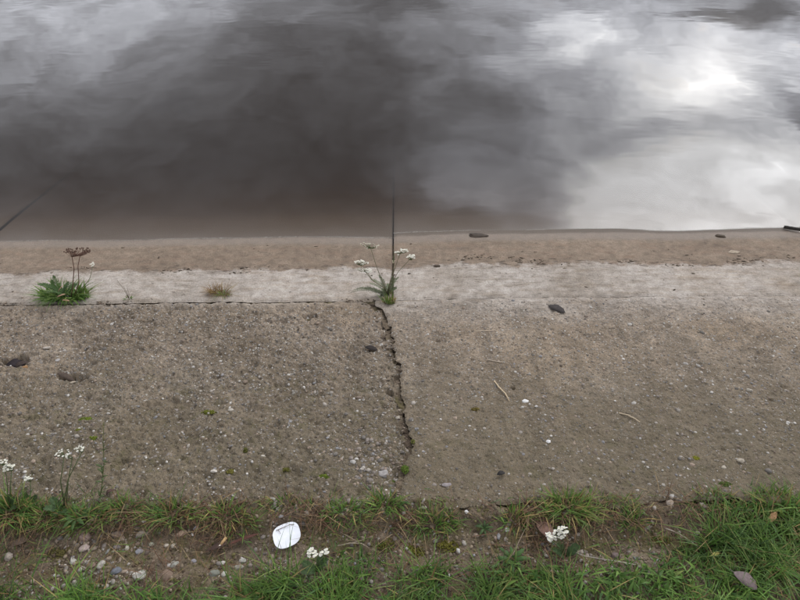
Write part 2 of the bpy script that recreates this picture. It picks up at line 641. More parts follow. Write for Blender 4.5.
M_CONC_L = concrete_material('concrete_left', 1.0, True)
M_CONC_R = concrete_material('concrete_right', 0.85, False)


def soil_material():
    m, T = mat('soil')
    P = T.new('ShaderNodeNewGeometry').outputs['Position']
    n1, n2, n3 = T.noise(P, 6, 6, 0.65), T.noise(P, 38, 5, 0.65), T.noise(P, 190, 4, 0.7)
    c = T.ramp(n1, [(0.3, (0.085, 0.062, 0.044)), (0.55, (0.15, 0.115, 0.08)), (0.75, (0.22, 0.175, 0.125))])
    c = T.mix(1.0, c, T.ramp(n2, [(0.3, 0.6), (0.7, 1.35)]), 'MULTIPLY')
    c = T.mix(1.0, c, T.ramp(n3, [(0.3, 0.6), (0.7, 1.4)]), 'MULTIPLY')
    g = T.sstep(T.noise(T.vmath('ADD', P, (3, 1, 0)), 9, 5, 0.6), 0.47, 0.62)
    c = T.mix(T.math('MULTIPLY', g, 0.6), c, T.ramp(n2, [(0.3, (0.06, 0.052, 0.016)), (0.7, (0.13, 0.115, 0.042))]))
    nm = T.bump(T.math('ADD', n3, T.math('MULTIPLY', n2, 1.5)), 0.9, 0.004)
    finish(T, c, 0.95, nm, 0.15)
    return m


M_SOIL = soil_material()


def water_material():
    m, T = mat('river_water')
    P = T.new('ShaderNodeNewGeometry').outputs['Position']
    st = T.vmath('MULTIPLY', P, (0.55, 1.6, 1.0))
    n = T.math('ADD', T.noise(st, 9.0, 1, 0.4, 0.4), T.math('MULTIPLY', T.noise(T.vmath('MULTIPLY', P, (0.6, 1.0, 1)), 1.6, 2, 0.5), 2.0))
    patch = T.sstep(T.noise(P, 1.3, 2, 0.5), 0.40, 0.68, 0.25, 1.0)
    nm = T.bump(T.math('MULTIPLY', n, patch), 0.4, 0.0008)
    inc = T.new('ShaderNodeNewGeometry').outputs['Incoming']
    cosi = T.math('ABSOLUTE', T.vmath('DOT_PRODUCT', inc, nm))
    fres = T.math('MULTIPLY_ADD', T.math('POWER', T.math('SUBTRACT', 1.0, cosi, clamp=True), 5.0), 0.97, 0.03)
    gl = T.new('ShaderNodeBsdfGlossy')
    gl.inputs['Roughness'].default_value = 0.0
    gl.inputs['Color'].default_value = (1, 1, 1, 1)
    T.put(gl.inputs['Normal'], nm)
    tr = T.new('ShaderNodeBsdfTransparent')
    mx = T.new('ShaderNodeMixShader')
    T.put(mx.inputs[0], fres)
    T.l.new(tr.outputs[0], mx.inputs[1]); T.l.new(gl.outputs[0], mx.inputs[2])
    ab = T.new('ShaderNodeVolumeAbsorption')
    ab.inputs['Color'].default_value = (0.45, 0.34, 0.24, 1); ab.inputs['Density'].default_value = 7.5
    sc = T.new('ShaderNodeVolumeScatter')
    sc.inputs['Color'].default_value = (0.64, 0.49, 0.36, 1); sc.inputs['Density'].default_value = 0.5
    ad = T.new('ShaderNodeAddShader')
    T.l.new(ab.outputs[0], ad.inputs[0]); T.l.new(sc.outputs[0], ad.inputs[1])
    out = T.new('ShaderNodeOutputMaterial')
    T.l.new(mx.outputs[0], out.inputs['Surface']); T.l.new(ad.outputs[0], out.inputs['Volume'])
    return m


M_WATER = water_material()

# ------------------------------------------------------------------ the setting: embankment
CRACK_PX = [(377, 304), (381, 309), (387, 323), (392, 334), (393, 348), (398, 364), (401, 381), (403, 395), (404, 409),
            (407, 425), (414, 440), (412, 454), (406, 465), (402, 482), (400, 500), (399, 515)]
_cr = np.array([on_bank(*q) for q in CRACK_PX])
_o = np.argsort(_cr[:, 1])
CR_V, CR_U = _cr[_o, 1], _cr[_o, 0]


def crack_u(v):
    w = np.interp(v, CR_V, CR_U)
    return w + 0.010 * vn(v * 38, v * 0 + 3.3, 5) + 0.0035 * vn(v * 140, v * 0 + 8.1, 6)


# pits in the concrete: (px, py, half width m, half height m, depth m)
PITS_PX = [(15, 361, 0.046, 0.030, 0.034), (75, 378, 0.060, 0.018, 0.020), (95, 351, 0.020, 0.012, 0.010), (17, 334, 0.022, 0.012, 0.010),
           (310, 316, 0.028, 0.020, 0.013), (371, 348, 0.024, 0.014, 0.03), (214, 377, 0.02, 0.01, 0.008), (175, 402, 0.02, 0.012, 0.008),
           (390, 391, 0.018, 0.010, 0.02), (385, 335, 0.022, 0.018, 0.014), (512, 391, 0.009, 0.009, 0.014), (438, 343, 0.010, 0.008, 0.008),
           (210, 337, 0.011, 0.008, 0.010), (630, 328, 0.012, 0.006, 0.008), (770, 403, 0.012, 0.008, 0.007), (726, 433, 0.014, 0.010, 0.009)]
PITS = [(*on_bank(a, b), c, d, e) for a, b, c, d, e in PITS_PX]
RIGHT_UP = 0.009


def bank_h(u, v, side):
    """surface height above the bank plane; side -1 left slab, +1 right slab"""
    u = np.asarray(u, float); v = np.asarray(v, float)
    upper = sst(v, 1.03, 0.96)
    k = 1.2 if side < 0 else 0.62
    h = 0.004 * fbm(u * 2.1, v * 2.1, 1, 2)
    rel = 0.0042 * fbm(u * 11, v * 13, 21, 2) + 0.0036 * fbm(u * 40, v * 46, 31, 2) + 0.0034 * fbm(u * 100, v * 110, 41, 2)
    pit = sst(fbm(u * 17, v * 21, 51, 3), 0.50, 1.0) * 0.006
    h = h + (rel - pit) * k * (0.20 * sst(v, 1.5, 1.3) + 0.80 * upper)
    h = h + 0.0014 * fbm(u * 16, v * 24, 61, 3) * (1 - upper) * sst(v, 1.55, 1.35)
    for pu, pv, ru, rv, d in PITS:
        r = np.sqrt(((u - pu) / ru) ** 2 + ((v - pv) / rv) ** 2) + 0.35 * vn(u * 60, v * 60, 71)
        h = h - d * sst(r, 1.15, 0.55)
    if side < 0:
        dcr = np.clip(crack_u(v) - u, 0, 9)
        near = sst(v, 0.02, 0.2) * upper
        h = h - (0.004 * np.exp(-dcr / 0.03) + 0.005 * np.exp(-dcr / 0.12)) * near
        h = h - 0.0 * upper
    else:
        h = h + RIGHT_UP
    return h


def slab(name, u0f, u1f, v0f, v1f, us, ts, side, mat_, thick=0.085):
    """one slab: gridded top with jagged outline, rounded arris and sides"""
    s, t = np.meshgrid(us, ts)
    un = s * 1.0
    va, vb = v0f(un), v1f(un)
    v = va + (vb - va) * t
    ua, ub = u0f(v), u1f(v)
    sn_ = (s - us[0]) / (us[-1] - us[0])
    u = ua + (ub - ua) * sn_
    h = bank_h(u, v, side)
    d = np.minimum(np.minimum(u - ua, ub - u), np.minimum(v - va, vb - v))
    h = h - 0.007 * np.exp(-np.clip(d, 0, 1) / 0.006)
    ny, nx = s.shape
    uvh = np.stack([u, v, h], -1).reshape(-1, 3)
    idx = np.arange(nx * ny).reshape(ny, nx)
    q = np.stack([idx[:-1, :-1], idx[1:, :-1], idx[1:, 1:], idx[:-1, 1:]], -1).reshape(-1, 4)[:, ::-1]
    ring = np.concatenate([idx[0, :], idx[1:, -1], idx[-1, -2::-1], idx[-2:0:-1, 0]])
    low = uvh[ring].copy(); low[:, 2] -= thick
    b0 = len(uvh)
    n = len(ring)
    k = np.arange(n); k2 = (k + 1) % n
    side_q = np.stack([ring[k], ring[k2], b0 + k2, b0 + k], -1)
    uvh = np.concatenate([uvh, low])
    P = np.stack([uvh[:, 0], Y0 + uvh[:, 1] * cs + uvh[:, 2] * sn, Z0 - uvh[:, 1] * sn + uvh[:, 2] * cs], -1)
    me = np_mesh(name, P, quads=np.concatenate([q, side_q]), uvw=uvh)
    return link(name, me, mat_, EMB)


# bed under the slabs
bmb = MB()
bx = [-60, -8, -4, -2.2, -1, 0, 1, 2.2, 4, 8, 60]
for v_ in (-0.6, 0.4, 1.0, 1.6, 3.0, 5.2):
    pass
rows = [-0.05, 0.4, 1.0, 1.6, 3.0, 6.0]
bmb.add([bank(x, v_, -0.05) for v_ in rows for x in bx],
        [(j * 11 + i, j * 11 + i + 1, (j + 1) * 11 + i + 1, (j + 1) * 11 + i) for j in range(5) for i in range(10)])
EMB = bmb.build('embankment', M_SOIL)
tag(EMB, kind='structure')

one = lambda c: (lambda w: np.zeros_like(w) + c)
jag = lambda base, a, sd: (lambda u: base + a * vn(u * 38, u * 0 + sd, 81) + a * 0.6 * vn(u * 110, u * 0 + sd, 82))
UJ = U_JOINT
v_top_l = lambda u: -0.02 + 0.012 * vn(u * 7, u * 0, 91) + 0.006 * vn(u * 40, u * 0, 92)
dens = lambda a, b, st: np.linspace(a, b, int(round((b - a) / st)) + 1)
t_up = dens(0, 1, 0.0036)
# upper slabs, the two in view
slab('concrete_slab', one(UJ - W_SLAB + 0.006), lambda v: crack_u(v) - np.clip(0.0018 + 0.0045 * vn(v * 26, v * 0 + 1.5, 7), 0.0003, 0.007), v_top_l, jag(V_JOINT - 0.005, 0.004, 1.0),
     dens(UJ - W_SLAB, UJ, 0.0034), t_up, -1, M_CONC_L)
slab('concrete_slab', lambda v: crack_u(v) + 0.0008, one(UJ + W_SLAB - 0.006), v_top_l, jag(V_JOINT - 0.0015, 0.0008, 2.0),
     dens(UJ, UJ + W_SLAB, 0.0034), t_up, 1, M_CONC_R)
# lower slabs running down under the water
t_lo = np.concatenate([np.linspace(0, 0.16, 130), np.linspace(0.165, 1, 90)])
slab('concrete_slab', one(UJ - W_SLAB + 0.003), one(UJ - 0.004), jag(V_JOINT + 0.003, 0.001, 3.0), one(5.5),
     dens(UJ - W_SLAB, UJ, 0.008), t_lo, -1, M_CONC_L)
slab('concrete_slab', one(UJ + 0.003), one(UJ + W_SLAB - 0.006), jag(V_JOINT + 0.0012, 0.0006, 4.0), one(5.5),
     dens(UJ, UJ + W_SLAB, 0.008), t_lo, 1, M_CONC_R)
# neighbours to either side
for k in (-4, -3, -2, 1, 2, 3):
    a = UJ + k * W_SLAB
    sd, mm = (-1, M_CONC_L) if k % 2 else (1, M_CONC_R)
    near = k in (-2, 1)
    slab('concrete_slab', one(a + 0.003), one(a + W_SLAB - 0.003), v_top_l, one(V_JOINT - 0.004), dens(a, a + W_SLAB, 0.016), dens(0, 1, 0.016), sd, mm)
    slab('concrete_slab', one(a + 0.003), one(a + W_SLAB - 0.003), one(V_JOINT + 0.004), one(5.5), dens(a, a + W_SLAB, 0.016),
         np.concatenate([np.linspace(0, 0.16, 60), np.linspace(0.17, 1, 50)]), sd, mm)

# earth packed into the joints and the crack
def fill(pts, half, n0, n1):
    mb = MB()
    k = len(pts)
    vs = []
    for i, (u, v) in enumerate(pts):
        a = pts[max(0, i - 1)]; b = pts[min(k - 1, i + 1)]
        du, dv = b[0] - a[0], b[1] - a[1]
        L = math.hypot(du, dv) or 1
        nn = n0 + (n1 - n0) * i / (k - 1)
        for s_ in (-1, 0, 1):
            vs.append(bank(u - dv / L * half * s_, v + du / L * half * s_, nn + random.uniform(-0.004, 0.004)))
    mb.add(vs, [(i * 3 + j, i * 3 + j + 1, i * 3 + j + 4, i * 3 + j + 3) for i in range(k - 1) for j in range(2)])
    return mb.build('joint_fill', M_SOIL, EMB)


_v = np.linspace(0.16, 1.0, 140)
fill(list(zip(crack_u(_v).tolist(), _v.tolist())), 0.02, -0.007, -0.014)
_v = np.linspace(0.0, 0.17, 40)
fill(list(zip(crack_u(_v).tolist(), _v.tolist())), 0.015, 0.001, -0.010)
_u = np.linspace(UJ - W_SLAB, UJ, 220)
fill([(a, V_JOINT - 0.001) for a in _u.tolist()], 0.02, -0.011, -0.011)
fill([(UJ, a) for a in np.linspace(1.0, 1.52, 60).tolist()], 0.02, -0.012, -0.016)

# river bed and water
rb = MB()
toe = bank(0, 5.4, -0.05)
rb.add([(-60, toe.y, toe.z), (60, toe.y, toe.z), (60, 400, toe.z - 1.2), (-60, 400, toe.z - 1.2)], [(0, 1, 2, 3)])
tag(rb.build('river_bed', M_SOIL), kind='structure')
wb = MB()
wy0 = Y0 + (-Z_WATER / sn - 0.25) * cs
zb = -6.0
wv = [(-300, wy0, Z_WATER), (300, wy0, Z_WATER), (300, 600, Z_WATER), (-300, 600, Z_WATER)]
wv += [(x, y, zb) for x, y, z in wv]
wb.add(wv, [(0, 1, 2, 3), (7, 6, 5, 4), (0, 4, 5, 1), (1, 5, 6, 2), (2, 6, 7, 3), (3, 7, 4, 0)])
tag(wb.build('water', M_WATER, smooth=False), kind='structure')

# ground behind the bank: one sheet, dense where it is seen
gx = np.concatenate([[-60, -20, -8, -4, -2.5], np.linspace(-1.6, 1.6, 360), [2.5, 4, 8, 20, 60]])
gy = np.concatenate([[-60, -20, -8, -3, -1.2, -0.4], np.linspace(0.1, 0.80, 120)])


def ground_z(x, y):
    x = np.asarray(x, float); y = np.asarray(y, float)
    z = 0.006 * fbm(x * 5, y * 5, 101, 2) + 0.004 * fbm(x * 20, y * 20, 102, 2) + 0.0028 * fbm(x * 60, y * 60, 103, 2)
    lip = 0.686 + 0.016 * fbm(x * 6, y * 0, 104, 3) + 0.006 * vn(x * 45, y * 45, 105)
    z = z - 0.014 * sst(y, 0.50, 0.56) + 0.016 * sst(y, 0.625, 0.66)
    z = z - 0.12 * sst(y, lip, lip + 0.05)
    far = sst(np.abs(x), 1.6, 4) + sst(-y, 0, 1)
    return z * np.clip(1 - far, 0, 1) + np.where(far > 0, 0, 0)


GX, GY = np.meshgrid(gx, gy)
gi = np.arange(GX.size).reshape(GX.shape)
gq = np.stack([gi[:-1, :-1], gi[:-1, 1:], gi[1:, 1:], gi[1:, :-1]], -1).reshape(-1, 4)
gme = np_mesh('ground', np.stack([GX, GY, ground_z(GX, GY)], -1).reshape(-1, 3), quads=gq)
tag(link('ground', gme, M_SOIL), kind='structure')


def gpt(px, py, dz=0.0):
    q = on_ground(px, py, -0.012)
    q.z = float(ground_z(q.x, q.y)) + dz
    return q


def bpt(px, py, dn=0.0):
    u, v = on_bank(px, py, 0.0)
    side = -1 if u < (crack_u(np.array(v)) if v < V_JOINT else UJ) else 1
    u, v = on_bank(px, py, RIGHT_UP if side > 0 else 0.0)
    return bank(u, v, float(bank_h(u, v, side)) + dn)


# ------------------------------------------------------------------ stuff nobody could count
ICO1 = ico(1)
STONE_PAL = np.array([(0.20, 0.17, 0.145), (0.30, 0.265, 0.225), (0.13, 0.115, 0.10), (0.26, 0.20, 0.15), (0.40, 0.37, 0.33), (0.22, 0.21, 0.205),
                      (0.17, 0.13, 0.10), (0.46, 0.43, 0.39)])


def stone_cols(n, w=(0.2, 0.18, 0.16, 0.14, 0.1, 0.08, 0.1, 0.04)):
    return STONE_PAL[RNG.choice(len(STONE_PAL), n, p=w)] * RNG.uniform(0.8, 1.15, (n, 1))


def stone_template(sub, seed, amp=0.22):
    v, f = ico(sub)
    k = 1 + amp * vn(v[:, 0] * 1.7 + seed, v[:, 1] * 1.7 + v[:, 2] * 2.3, seed)
    return v * k[:, None], f


# loose and exposed gravel on the slabs
def bank_gravel():
    Vs, Fs, Cs, o = [], [], [], 0
    for side, n, lo, hi in ((-1, 15000, UJ - 1.75, UJ), (1, 7500, UJ, UJ + 1.8)):
        u = RNG.uniform(lo, hi, n); v = RNG.uniform(-0.01, 0.99, n)
        keep = (u < crack_u(v) - 0.012) if side < 0 else (u > crack_u(v) + 0.012)
        keep &= fbm(u * 6, v * 6, 121, 2) > RNG.uniform(-1.2, 0.9, n)
        u, v = u[keep], v[keep]; n = len(u)
        r = 0.0016 + 0.0044 * RNG.random(n) ** 3.0
        r = np.where(RNG.random(n) < 0.03, RNG.uniform(0.005, 0.0095, n), r)
        if side < 0:
            d = crack_u(v) - u
            r = np.where((d < 0.16) & (v < 0.35), r * 1.25, r)
        h = bank_h(u, v, side) - r * np.where(r > 0.005, 0.35, 0.1)
        pos = np.stack([u, Y0 + v * cs + h * sn, -v * sn + h * cs], -1)
        scl = np.stack([r * RNG.uniform(0.8, 1.5, n), r * RNG.uniform(0.8, 1.3, n), r * RNG.uniform(0.45, 0.8, n)], -1)
        tv, tf = stone_template(1, 3 + side)
        V, F, C = scatter(tv, tf, pos, scl, RNG.uniform(0, 6.28, n), stone_cols(n), np.full(n, -SLOPE))
        Vs.append(V); Fs.append(F + o); Cs.append(C); o += len(V)
    # rubble on the left side of the crack, low down
    n = 420
    u0, v0 = on_bank(383, 452)
    u = u0 + RNG.normal(0, 0.085, n); v = np.clip(v0 + RNG.normal(0, 0.085, n), 0.0, 0.5)
    k = u < crack_u(v) - 0.008
    u, v = u[k], v[k]; n = len(u)
    r = 0.0025 + 0.0068 * RNG.random(n) ** 2.4
    h = bank_h(u, v, -1) - r * 0.2
    pos = np.stack([u, Y0 + v * cs + h * sn, -v * sn + h * cs], -1)
    scl = np.stack([r * RNG.uniform(0.9, 1.5, n), r, r * 0.6], -1)
    tv, tf = stone_template(1, 9)
    V, F, C = scatter(tv, tf, pos, scl, RNG.uniform(0, 6.28, n), stone_cols(n, (0.3, 0.18, 0.2, 0.16, 0.03, 0.05, 0.08, 0.0)), np.full(n, -SLOPE))
    Vs.append(V); Fs.append(F + o); Cs.append(C); o += len(V)
    me = np_mesh('gravel', np.concatenate(Vs), tris=np.concatenate(Fs), col=np.concatenate(Cs))
    tag(link('gravel', me, M_STONE), 'fine loose gravel and exposed stone grains over the concrete slope', 'gravel', kind='stuff')


bank_gravel()

# lower edge of the thick grass in the photo, as (px, py) -> world y along x
_ge = np.array([tuple(on_ground(a, b))[:2] for a, b in
                [(-200, 588), (0, 591), (60, 593), (130, 591), (200, 588), (255, 581), (275, 564), (320, 556), (400, 560), (450, 572), (500, 562),
                 (560, 570), (600, 566), (650, 562), (690, 548), (720, 520), (760, 505), (800, 500), (1000, 495)]])


def grass_edge(x):
    return np.interp(x, _ge[:, 0], _ge[:, 1])


def strip_bits():
    """soil crumbs and fine gravel on the bare earth strip"""
    n = 9000
    x = RNG.uniform(-1.25, 1.25, n); y = RNG.uniform(0.40, 0.715, n)
    r = 0.0018 + 0.004 * RNG.random(n) ** 3
    z = ground_z(x, y)
    cols = np.array([(0.10, 0.072, 0.05), (0.16, 0.125, 0.088), (0.22, 0.175, 0.125), (0.13, 0.115, 0.05)])[RNG.integers(0, 4, n)] * RNG.uniform(0.7, 1.25, (n, 1))
    tv, tf = stone_template(1, 5, 0.35)
    V, F, C = scatter(tv, tf, np.stack([x, y, z], -1), np.stack([r * 1.2, r, r * 0.8], -1), RNG.uniform(0, 6.28, n), cols)
    tag(link('soil_crumbs', np_mesh('soil_crumbs', V, tris=F, col=C), M_SOILBIT), 'brown soil crumbs over the bare earth strip', 'soil', kind='stuff')
    n = 6500
    x = RNG.uniform(-1.2, 0.85, n); y = RNG.uniform(0.44, 0.70, n)
    keep = (fbm(x * 5, y * 5, 131, 2) > RNG.uniform(-0.9, 0.8, n)) & (RNG.random(n) < np.where(x < -0.3, 1.0, 0.45))
    x, y = x[keep], y[keep]; n = len(x)
    r = 0.0024 + 0.0062 * RNG.random(n) ** 2.5
    z = ground_z(x, y) + r * 0.15
    tv, tf = stone_template(1, 6, 0.45)
    V, F, C = scatter(tv, tf, np.stack([x, y, z], -1), np.stack([r * RNG.uniform(0.9, 1.6, n), r * RNG.uniform(0.7, 1.1, n), r * 0.6], -1), RNG.uniform(0, 6.28, n),
                      stone_cols(n, (0.26, 0.2, 0.12, 0.2, 0.05, 0.06, 0.1, 0.01)))
    tag(link('fine_gravel', np_mesh('fine_gravel', V, tris=F, col=C), M_STONE), 'fine gravel pressed into the bare earth strip', 'gravel', kind='stuff')


strip_bits()

GREENS = np.array([(0.065, 0.135, 0.026), (0.085, 0.17, 0.033), (0.115, 0.20, 0.042), (0.045, 0.105, 0.026), (0.15, 0.20, 0.055), (0.24, 0.19, 0.085), (0.16, 0.10, 0.05)])


GREENS = GREENS * 1.02


def green(n, w=(0.26, 0.28, 0.16, 0.16, 0.07, 0.05, 0.02)):
    return GREENS[RNG.choice(7, n, p=w)] * RNG.uniform(0.8, 1.2, (n, 1))


def lawn():
    parts = []
    # thick grass along the bottom, thinning out to its ragged edge
    n = 60000
    x = RNG.uniform(-1.45, 1.45, n); y = RNG.uniform(0.16, 0.72, n)
    e = grass_edge(x) + 0.02 * fbm(x * 9, y * 9, 141, 2)
    dens_ = np.clip((e - y + 0.015) / 0.05, 0.0, 1)
    clump = np.clip(0.55 + 0.9 * fbm(x * 13, y * 13, 142, 2), 0.03, 1)
    k = RNG.random(n) < dens_ * clump
    x, y = x[k], y[k]; n = len(x)
    hgt = RNG.uniform(0.025, 0.085, n) * np.clip(0.95 + 0.5 * fbm(x * 7, y * 7, 143, 2), 0.5, 1.5)
    b = np.stack([x, y, ground_z(x, y) - 0.002], -1)
    parts.append(blades(b, hgt, RNG.uniform(0, 6.28, n), RNG.uniform(0.2, 1.5, n), RNG.uniform(0.0016, 0.0042, n), green(n) * (1 + 0.3 * fbm(x * 9, y * 9, 146, 2))[:, None].clip(0.6, 1.45)))
    # small broad leaves among the blades
    n = 9000
    x = RNG.uniform(-1.4, 1.4, n); y = RNG.uniform(0.2, 0.72, n)
    k = (RNG.random(n) < np.clip((grass_edge(x) + 0.01 - y) / 0.05, 0, 1)) & (fbm(x * 6, y * 6, 145, 2) > 0.1)
    x, y = x[k], y[k]; n = len(x)
    b = np.stack([x, y, ground_z(x, y) + RNG.uniform(0.0, 0.02, n)], -1)
    parts.append(blades(b, RNG.uniform(0.015, 0.035, n), RNG.uniform(0, 6.28, n), RNG.uniform(0.6, 1.6, n), RNG.uniform(0.005, 0.010, n), green(n, (0.3, 0.3, 0.2, 0.15, 0.05, 0, 0))))
    # behind the viewer
    n = 9000
    x = RNG.uniform(-3, 3, n); y = RNG.uniform(-1.6, 0.2, n)
    b = np.stack([x, y, ground_z(x, y) - 0.002], -1)
    parts.append(blades(b, RNG.uniform(0.04, 0.10, n), RNG.uniform(0, 6.28, n), RNG.uniform(0.2, 1.2, n), RNG.uniform(0.004, 0.007, n), green(n)))
    for s_ in (-1, 1):
        n = 3500
        x = s_ * RNG.uniform(1.4, 4.0, n); y = RNG.uniform(0.1, 0.74, n)
        b = np.stack([x, y, ground_z(x, y) - 0.002], -1)
        parts.append(blades(b, RNG.uniform(0.03, 0.09, n), RNG.uniform(0, 6.28, n), RNG.uniform(0.2, 1.2, n), RNG.uniform(0.003, 0.006, n), green(n)))
    join_blades('grass', parts, M_BLADE, 'thick green grass growing along the foot of the picture', 'grass')


def join_blades(name, parts, m, label=None, cat=None, parent=None, kind='stuff', origin=None):
    V, Q, T_, C, o = [], [], [], [], 0
    for v, q, t, c in parts:
        V.append(v); Q.append(q + o); T_.append(t + o); C.append(c); o += len(v)
    V = np.concatenate(V)
    if origin is not None:
        V = V - np.array(origin)
    me = np_mesh(name, V, tris=np.concatenate(T_), quads=np.concatenate(Q), col=np.concatenate(C))
    ob = link(name, me, m, parent)
    if origin is not None:
        ob.location = Vector(origin) - (parent.location if parent else Vector((0, 0, 0)))
    return tag(ob, label, cat, None, kind)


lawn()


_dq = gpt(287.5, 537)


def clear(x, y):
    return (x - _dq.x) ** 2 + (y - _dq.y + 0.005) ** 2 > 0.058 ** 2


def thatch():
    """dead roots and flattened brown grass along the concrete edge and in the strip"""
    n = 9000
    x = RNG.uniform(-1.3, 1.3, n)
    y = np.where(RNG.random(n) < 0.62, RNG.normal(0.655, 0.02, n), RNG.uniform(0.46, 0.68, n))
    k = RNG.random(n) < np.clip(0.3 + 0.7 * fbm(x * 8, y * 8, 151, 2), 0.05, 1)
    k &= clear(x, y)
    x, y = x[k], y[k]; n = len(x)
    z = np.where(y < 0.69, ground_z(x, y), -(y - Y0) * math.tan(SLOPE) + 0.004)
    cols = np.array([(0.10, 0.06, 0.04), (0.14, 0.095, 0.06), (0.065, 0.042, 0.03), (0.20, 0.155, 0.10), (0.12, 0.07, 0.048)])[RNG.integers(0, 5, n)] * RNG.uniform(0.7, 1.2, (n, 1))
    P = blades(np.stack([x, y, z], -1), RNG.uniform(0.015, 0.05, n), RNG.uniform(0, 6.28, n), RNG.uniform(1.6, 2.2, n), RNG.uniform(0.001, 0.0024, n), cols)
    join_blades('dead_grass', [P], M_DRY, 'flattened brown dead grass and roots along the concrete edge', 'dead grass')


thatch()

# low sparse growth: short green shoots between the tufts
def shoots():
    n = 9000
    x = RNG.uniform(-1.25, 1.25, n)
    y = np.where(RNG.random(n) < 0.6, RNG.normal(0.668, 0.022, n), RNG.uniform(0.48, 0.70, n))
    k = RNG.random(n) < np.clip(0.2 + 0.9 * fbm(x * 7, y * 7, 161, 2), 0.03, 1)
    k &= clear(x, y)
    x, y = x[k], y[k]; n = len(x)
    z = np.where(y < 0.69, ground_z(x, y), -(y - Y0) * math.tan(SLOPE) + 0.002)
    P = blades(np.stack([x, y, z], -1), RNG.uniform(0.012, 0.035, n), RNG.uniform(0, 6.28, n), RNG.uniform(0.4, 1.6, n), RNG.uniform(0.0016, 0.003, n),
               green(n, (0.2, 0.2, 0.1, 0.1, 0.2, 0.15, 0.05)))
    join_blades('short_grass', [P], M_BLADE, 'thin short grass shoots scattered along the concrete edge', 'grass')


shoots()

# ------------------------------------------------------------------ grass tufts along the concrete edge
def edge_pt(px, py):
    u, v = on_bank(px, py)
    return bank(u, v, 0.0) if v > 0.0 else gpt(px, py)


def tuft(px, py, w, d, h, n, label, weights=(0.26, 0.28, 0.16, 0.1, 0.1, 0.07, 0.03), lean=(0.15, 1.3)):
    c = edge_pt(px, py)
    ob = empty('grass_tuft', c, label, 'grass tuft', 'grass tufts along the edge of the concrete')
    for nm, frac, ww in (('green_blades', 0.85, weights), ('dry_blades', 0.15, (0.02, 0.02, 0.02, 0, 0.1, 0.54, 0.3))):
        k = max(6, int(n * frac))
        a = RNG.uniform(0, 6.28, k); r = np.sqrt(RNG.random(k)) * (1 + 0.4 * RNG.normal(0, 0.4, k))
        x = c.x + np.cos(a) * r * w / 2; y = c.y + np.sin(a) * r * d / 2
        zz = np.where(y < 0.69, ground_z(x, y), -(y - Y0) * math.tan(SLOPE)) - 0.003
        out = np.arctan2(np.sin(a) * d, np.cos(a) * w) + RNG.normal(0, 0.9, k)
        P = blades(np.stack([x, y, zz], -1), h * RNG.uniform(0.4, 1.1, k), out, RNG.uniform(*lean, k), RNG.uniform(0.0018, 0.0042, k), green(k, ww))
        join_blades(nm, [P], M_BLADE if nm == 'green_blades' else M_DRY, parent=ob, kind='stuff', origin=tuple(c))
    return ob


TUFTS = [
    (14, 516, 0.12, 0.07, 0.085, 240, 'tall leafy grass tuft at the left edge below the white flower cluster'),
    (50, 519, 0.10, 0.06, 0.05, 170, 'low spreading grass tuft just right of the leftmost tuft'),
    (88, 522, 0.12, 0.05, 0.05, 190, 'grass tuft at the foot of the thin upright weed stalk'),
    (128, 512, 0.07, 0.045, 0.045, 110, 'small grass tuft between the thin weed stalk and the pink stones'),
    (175, 517, 0.12, 0.06, 0.055, 210, 'bushy grass tuft above the pink oval stone'),
    (228, 521, 0.15, 0.06, 0.045, 230, 'yellowish grass tuft just above the cigarette butt'),
    (285, 505, 0.13, 0.05, 0.022, 150, 'thin short grass tuft behind the white paper disc'),
    (345, 516, 0.12, 0.06, 0.04, 170, 'sparse grass tuft right of the white paper disc'),
    (386, 508, 0.08, 0.05, 0.055, 150, 'upright grass tuft at the lower end of the long crack'),
    (432, 525, 0.13, 0.06, 0.045, 210, 'grass tuft just right of the lower end of the crack'),
    (515, 522, 0.08, 0.05, 0.045, 120, 'small yellow green grass tuft left of the largest edge tuft'),
    (567, 512, 0.14, 0.07, 0.062, 330, 'largest bright green grass tuft above the brown leaf and white flower'),
    (632, 524, 0.07, 0.05, 0.045, 80, 'small star shaped grass tuft right of the largest edge tuft'),
    (712, 502, 0.08, 0.05, 0.035, 110, 'low grass tuft right of the pale stone on the concrete edge'),
    (775, 508, 0.14, 0.08, 0.06, 260, 'dense grass tuft at the right edge on the concrete rim'),
]
for i, a in enumerate(TUFTS):
    yellow = i in (5, 6, 10, 11)
    tuft(*a, weights=(0.16, 0.22, 0.2, 0.04, 0.22, 0.12, 0.04) if yellow else (0.26, 0.28, 0.16, 0.1, 0.1, 0.07, 0.03))

# ------------------------------------------------------------------ plants
def floret_template():
    v = [(0, 0, 0.25)]
    for k in range(10):
        r = 1.0 if k % 2 == 0 else 0.72
        a = k * math.pi / 5
        v.append((r * math.cos(a), r * math.sin(a), 0.05 if k % 2 else 0.16))
    f = [(0, 1 + k, 1 + (k + 1) % 10) for k in range(10)]
    return np.array(v), np.array(f)


FLO = floret_template()


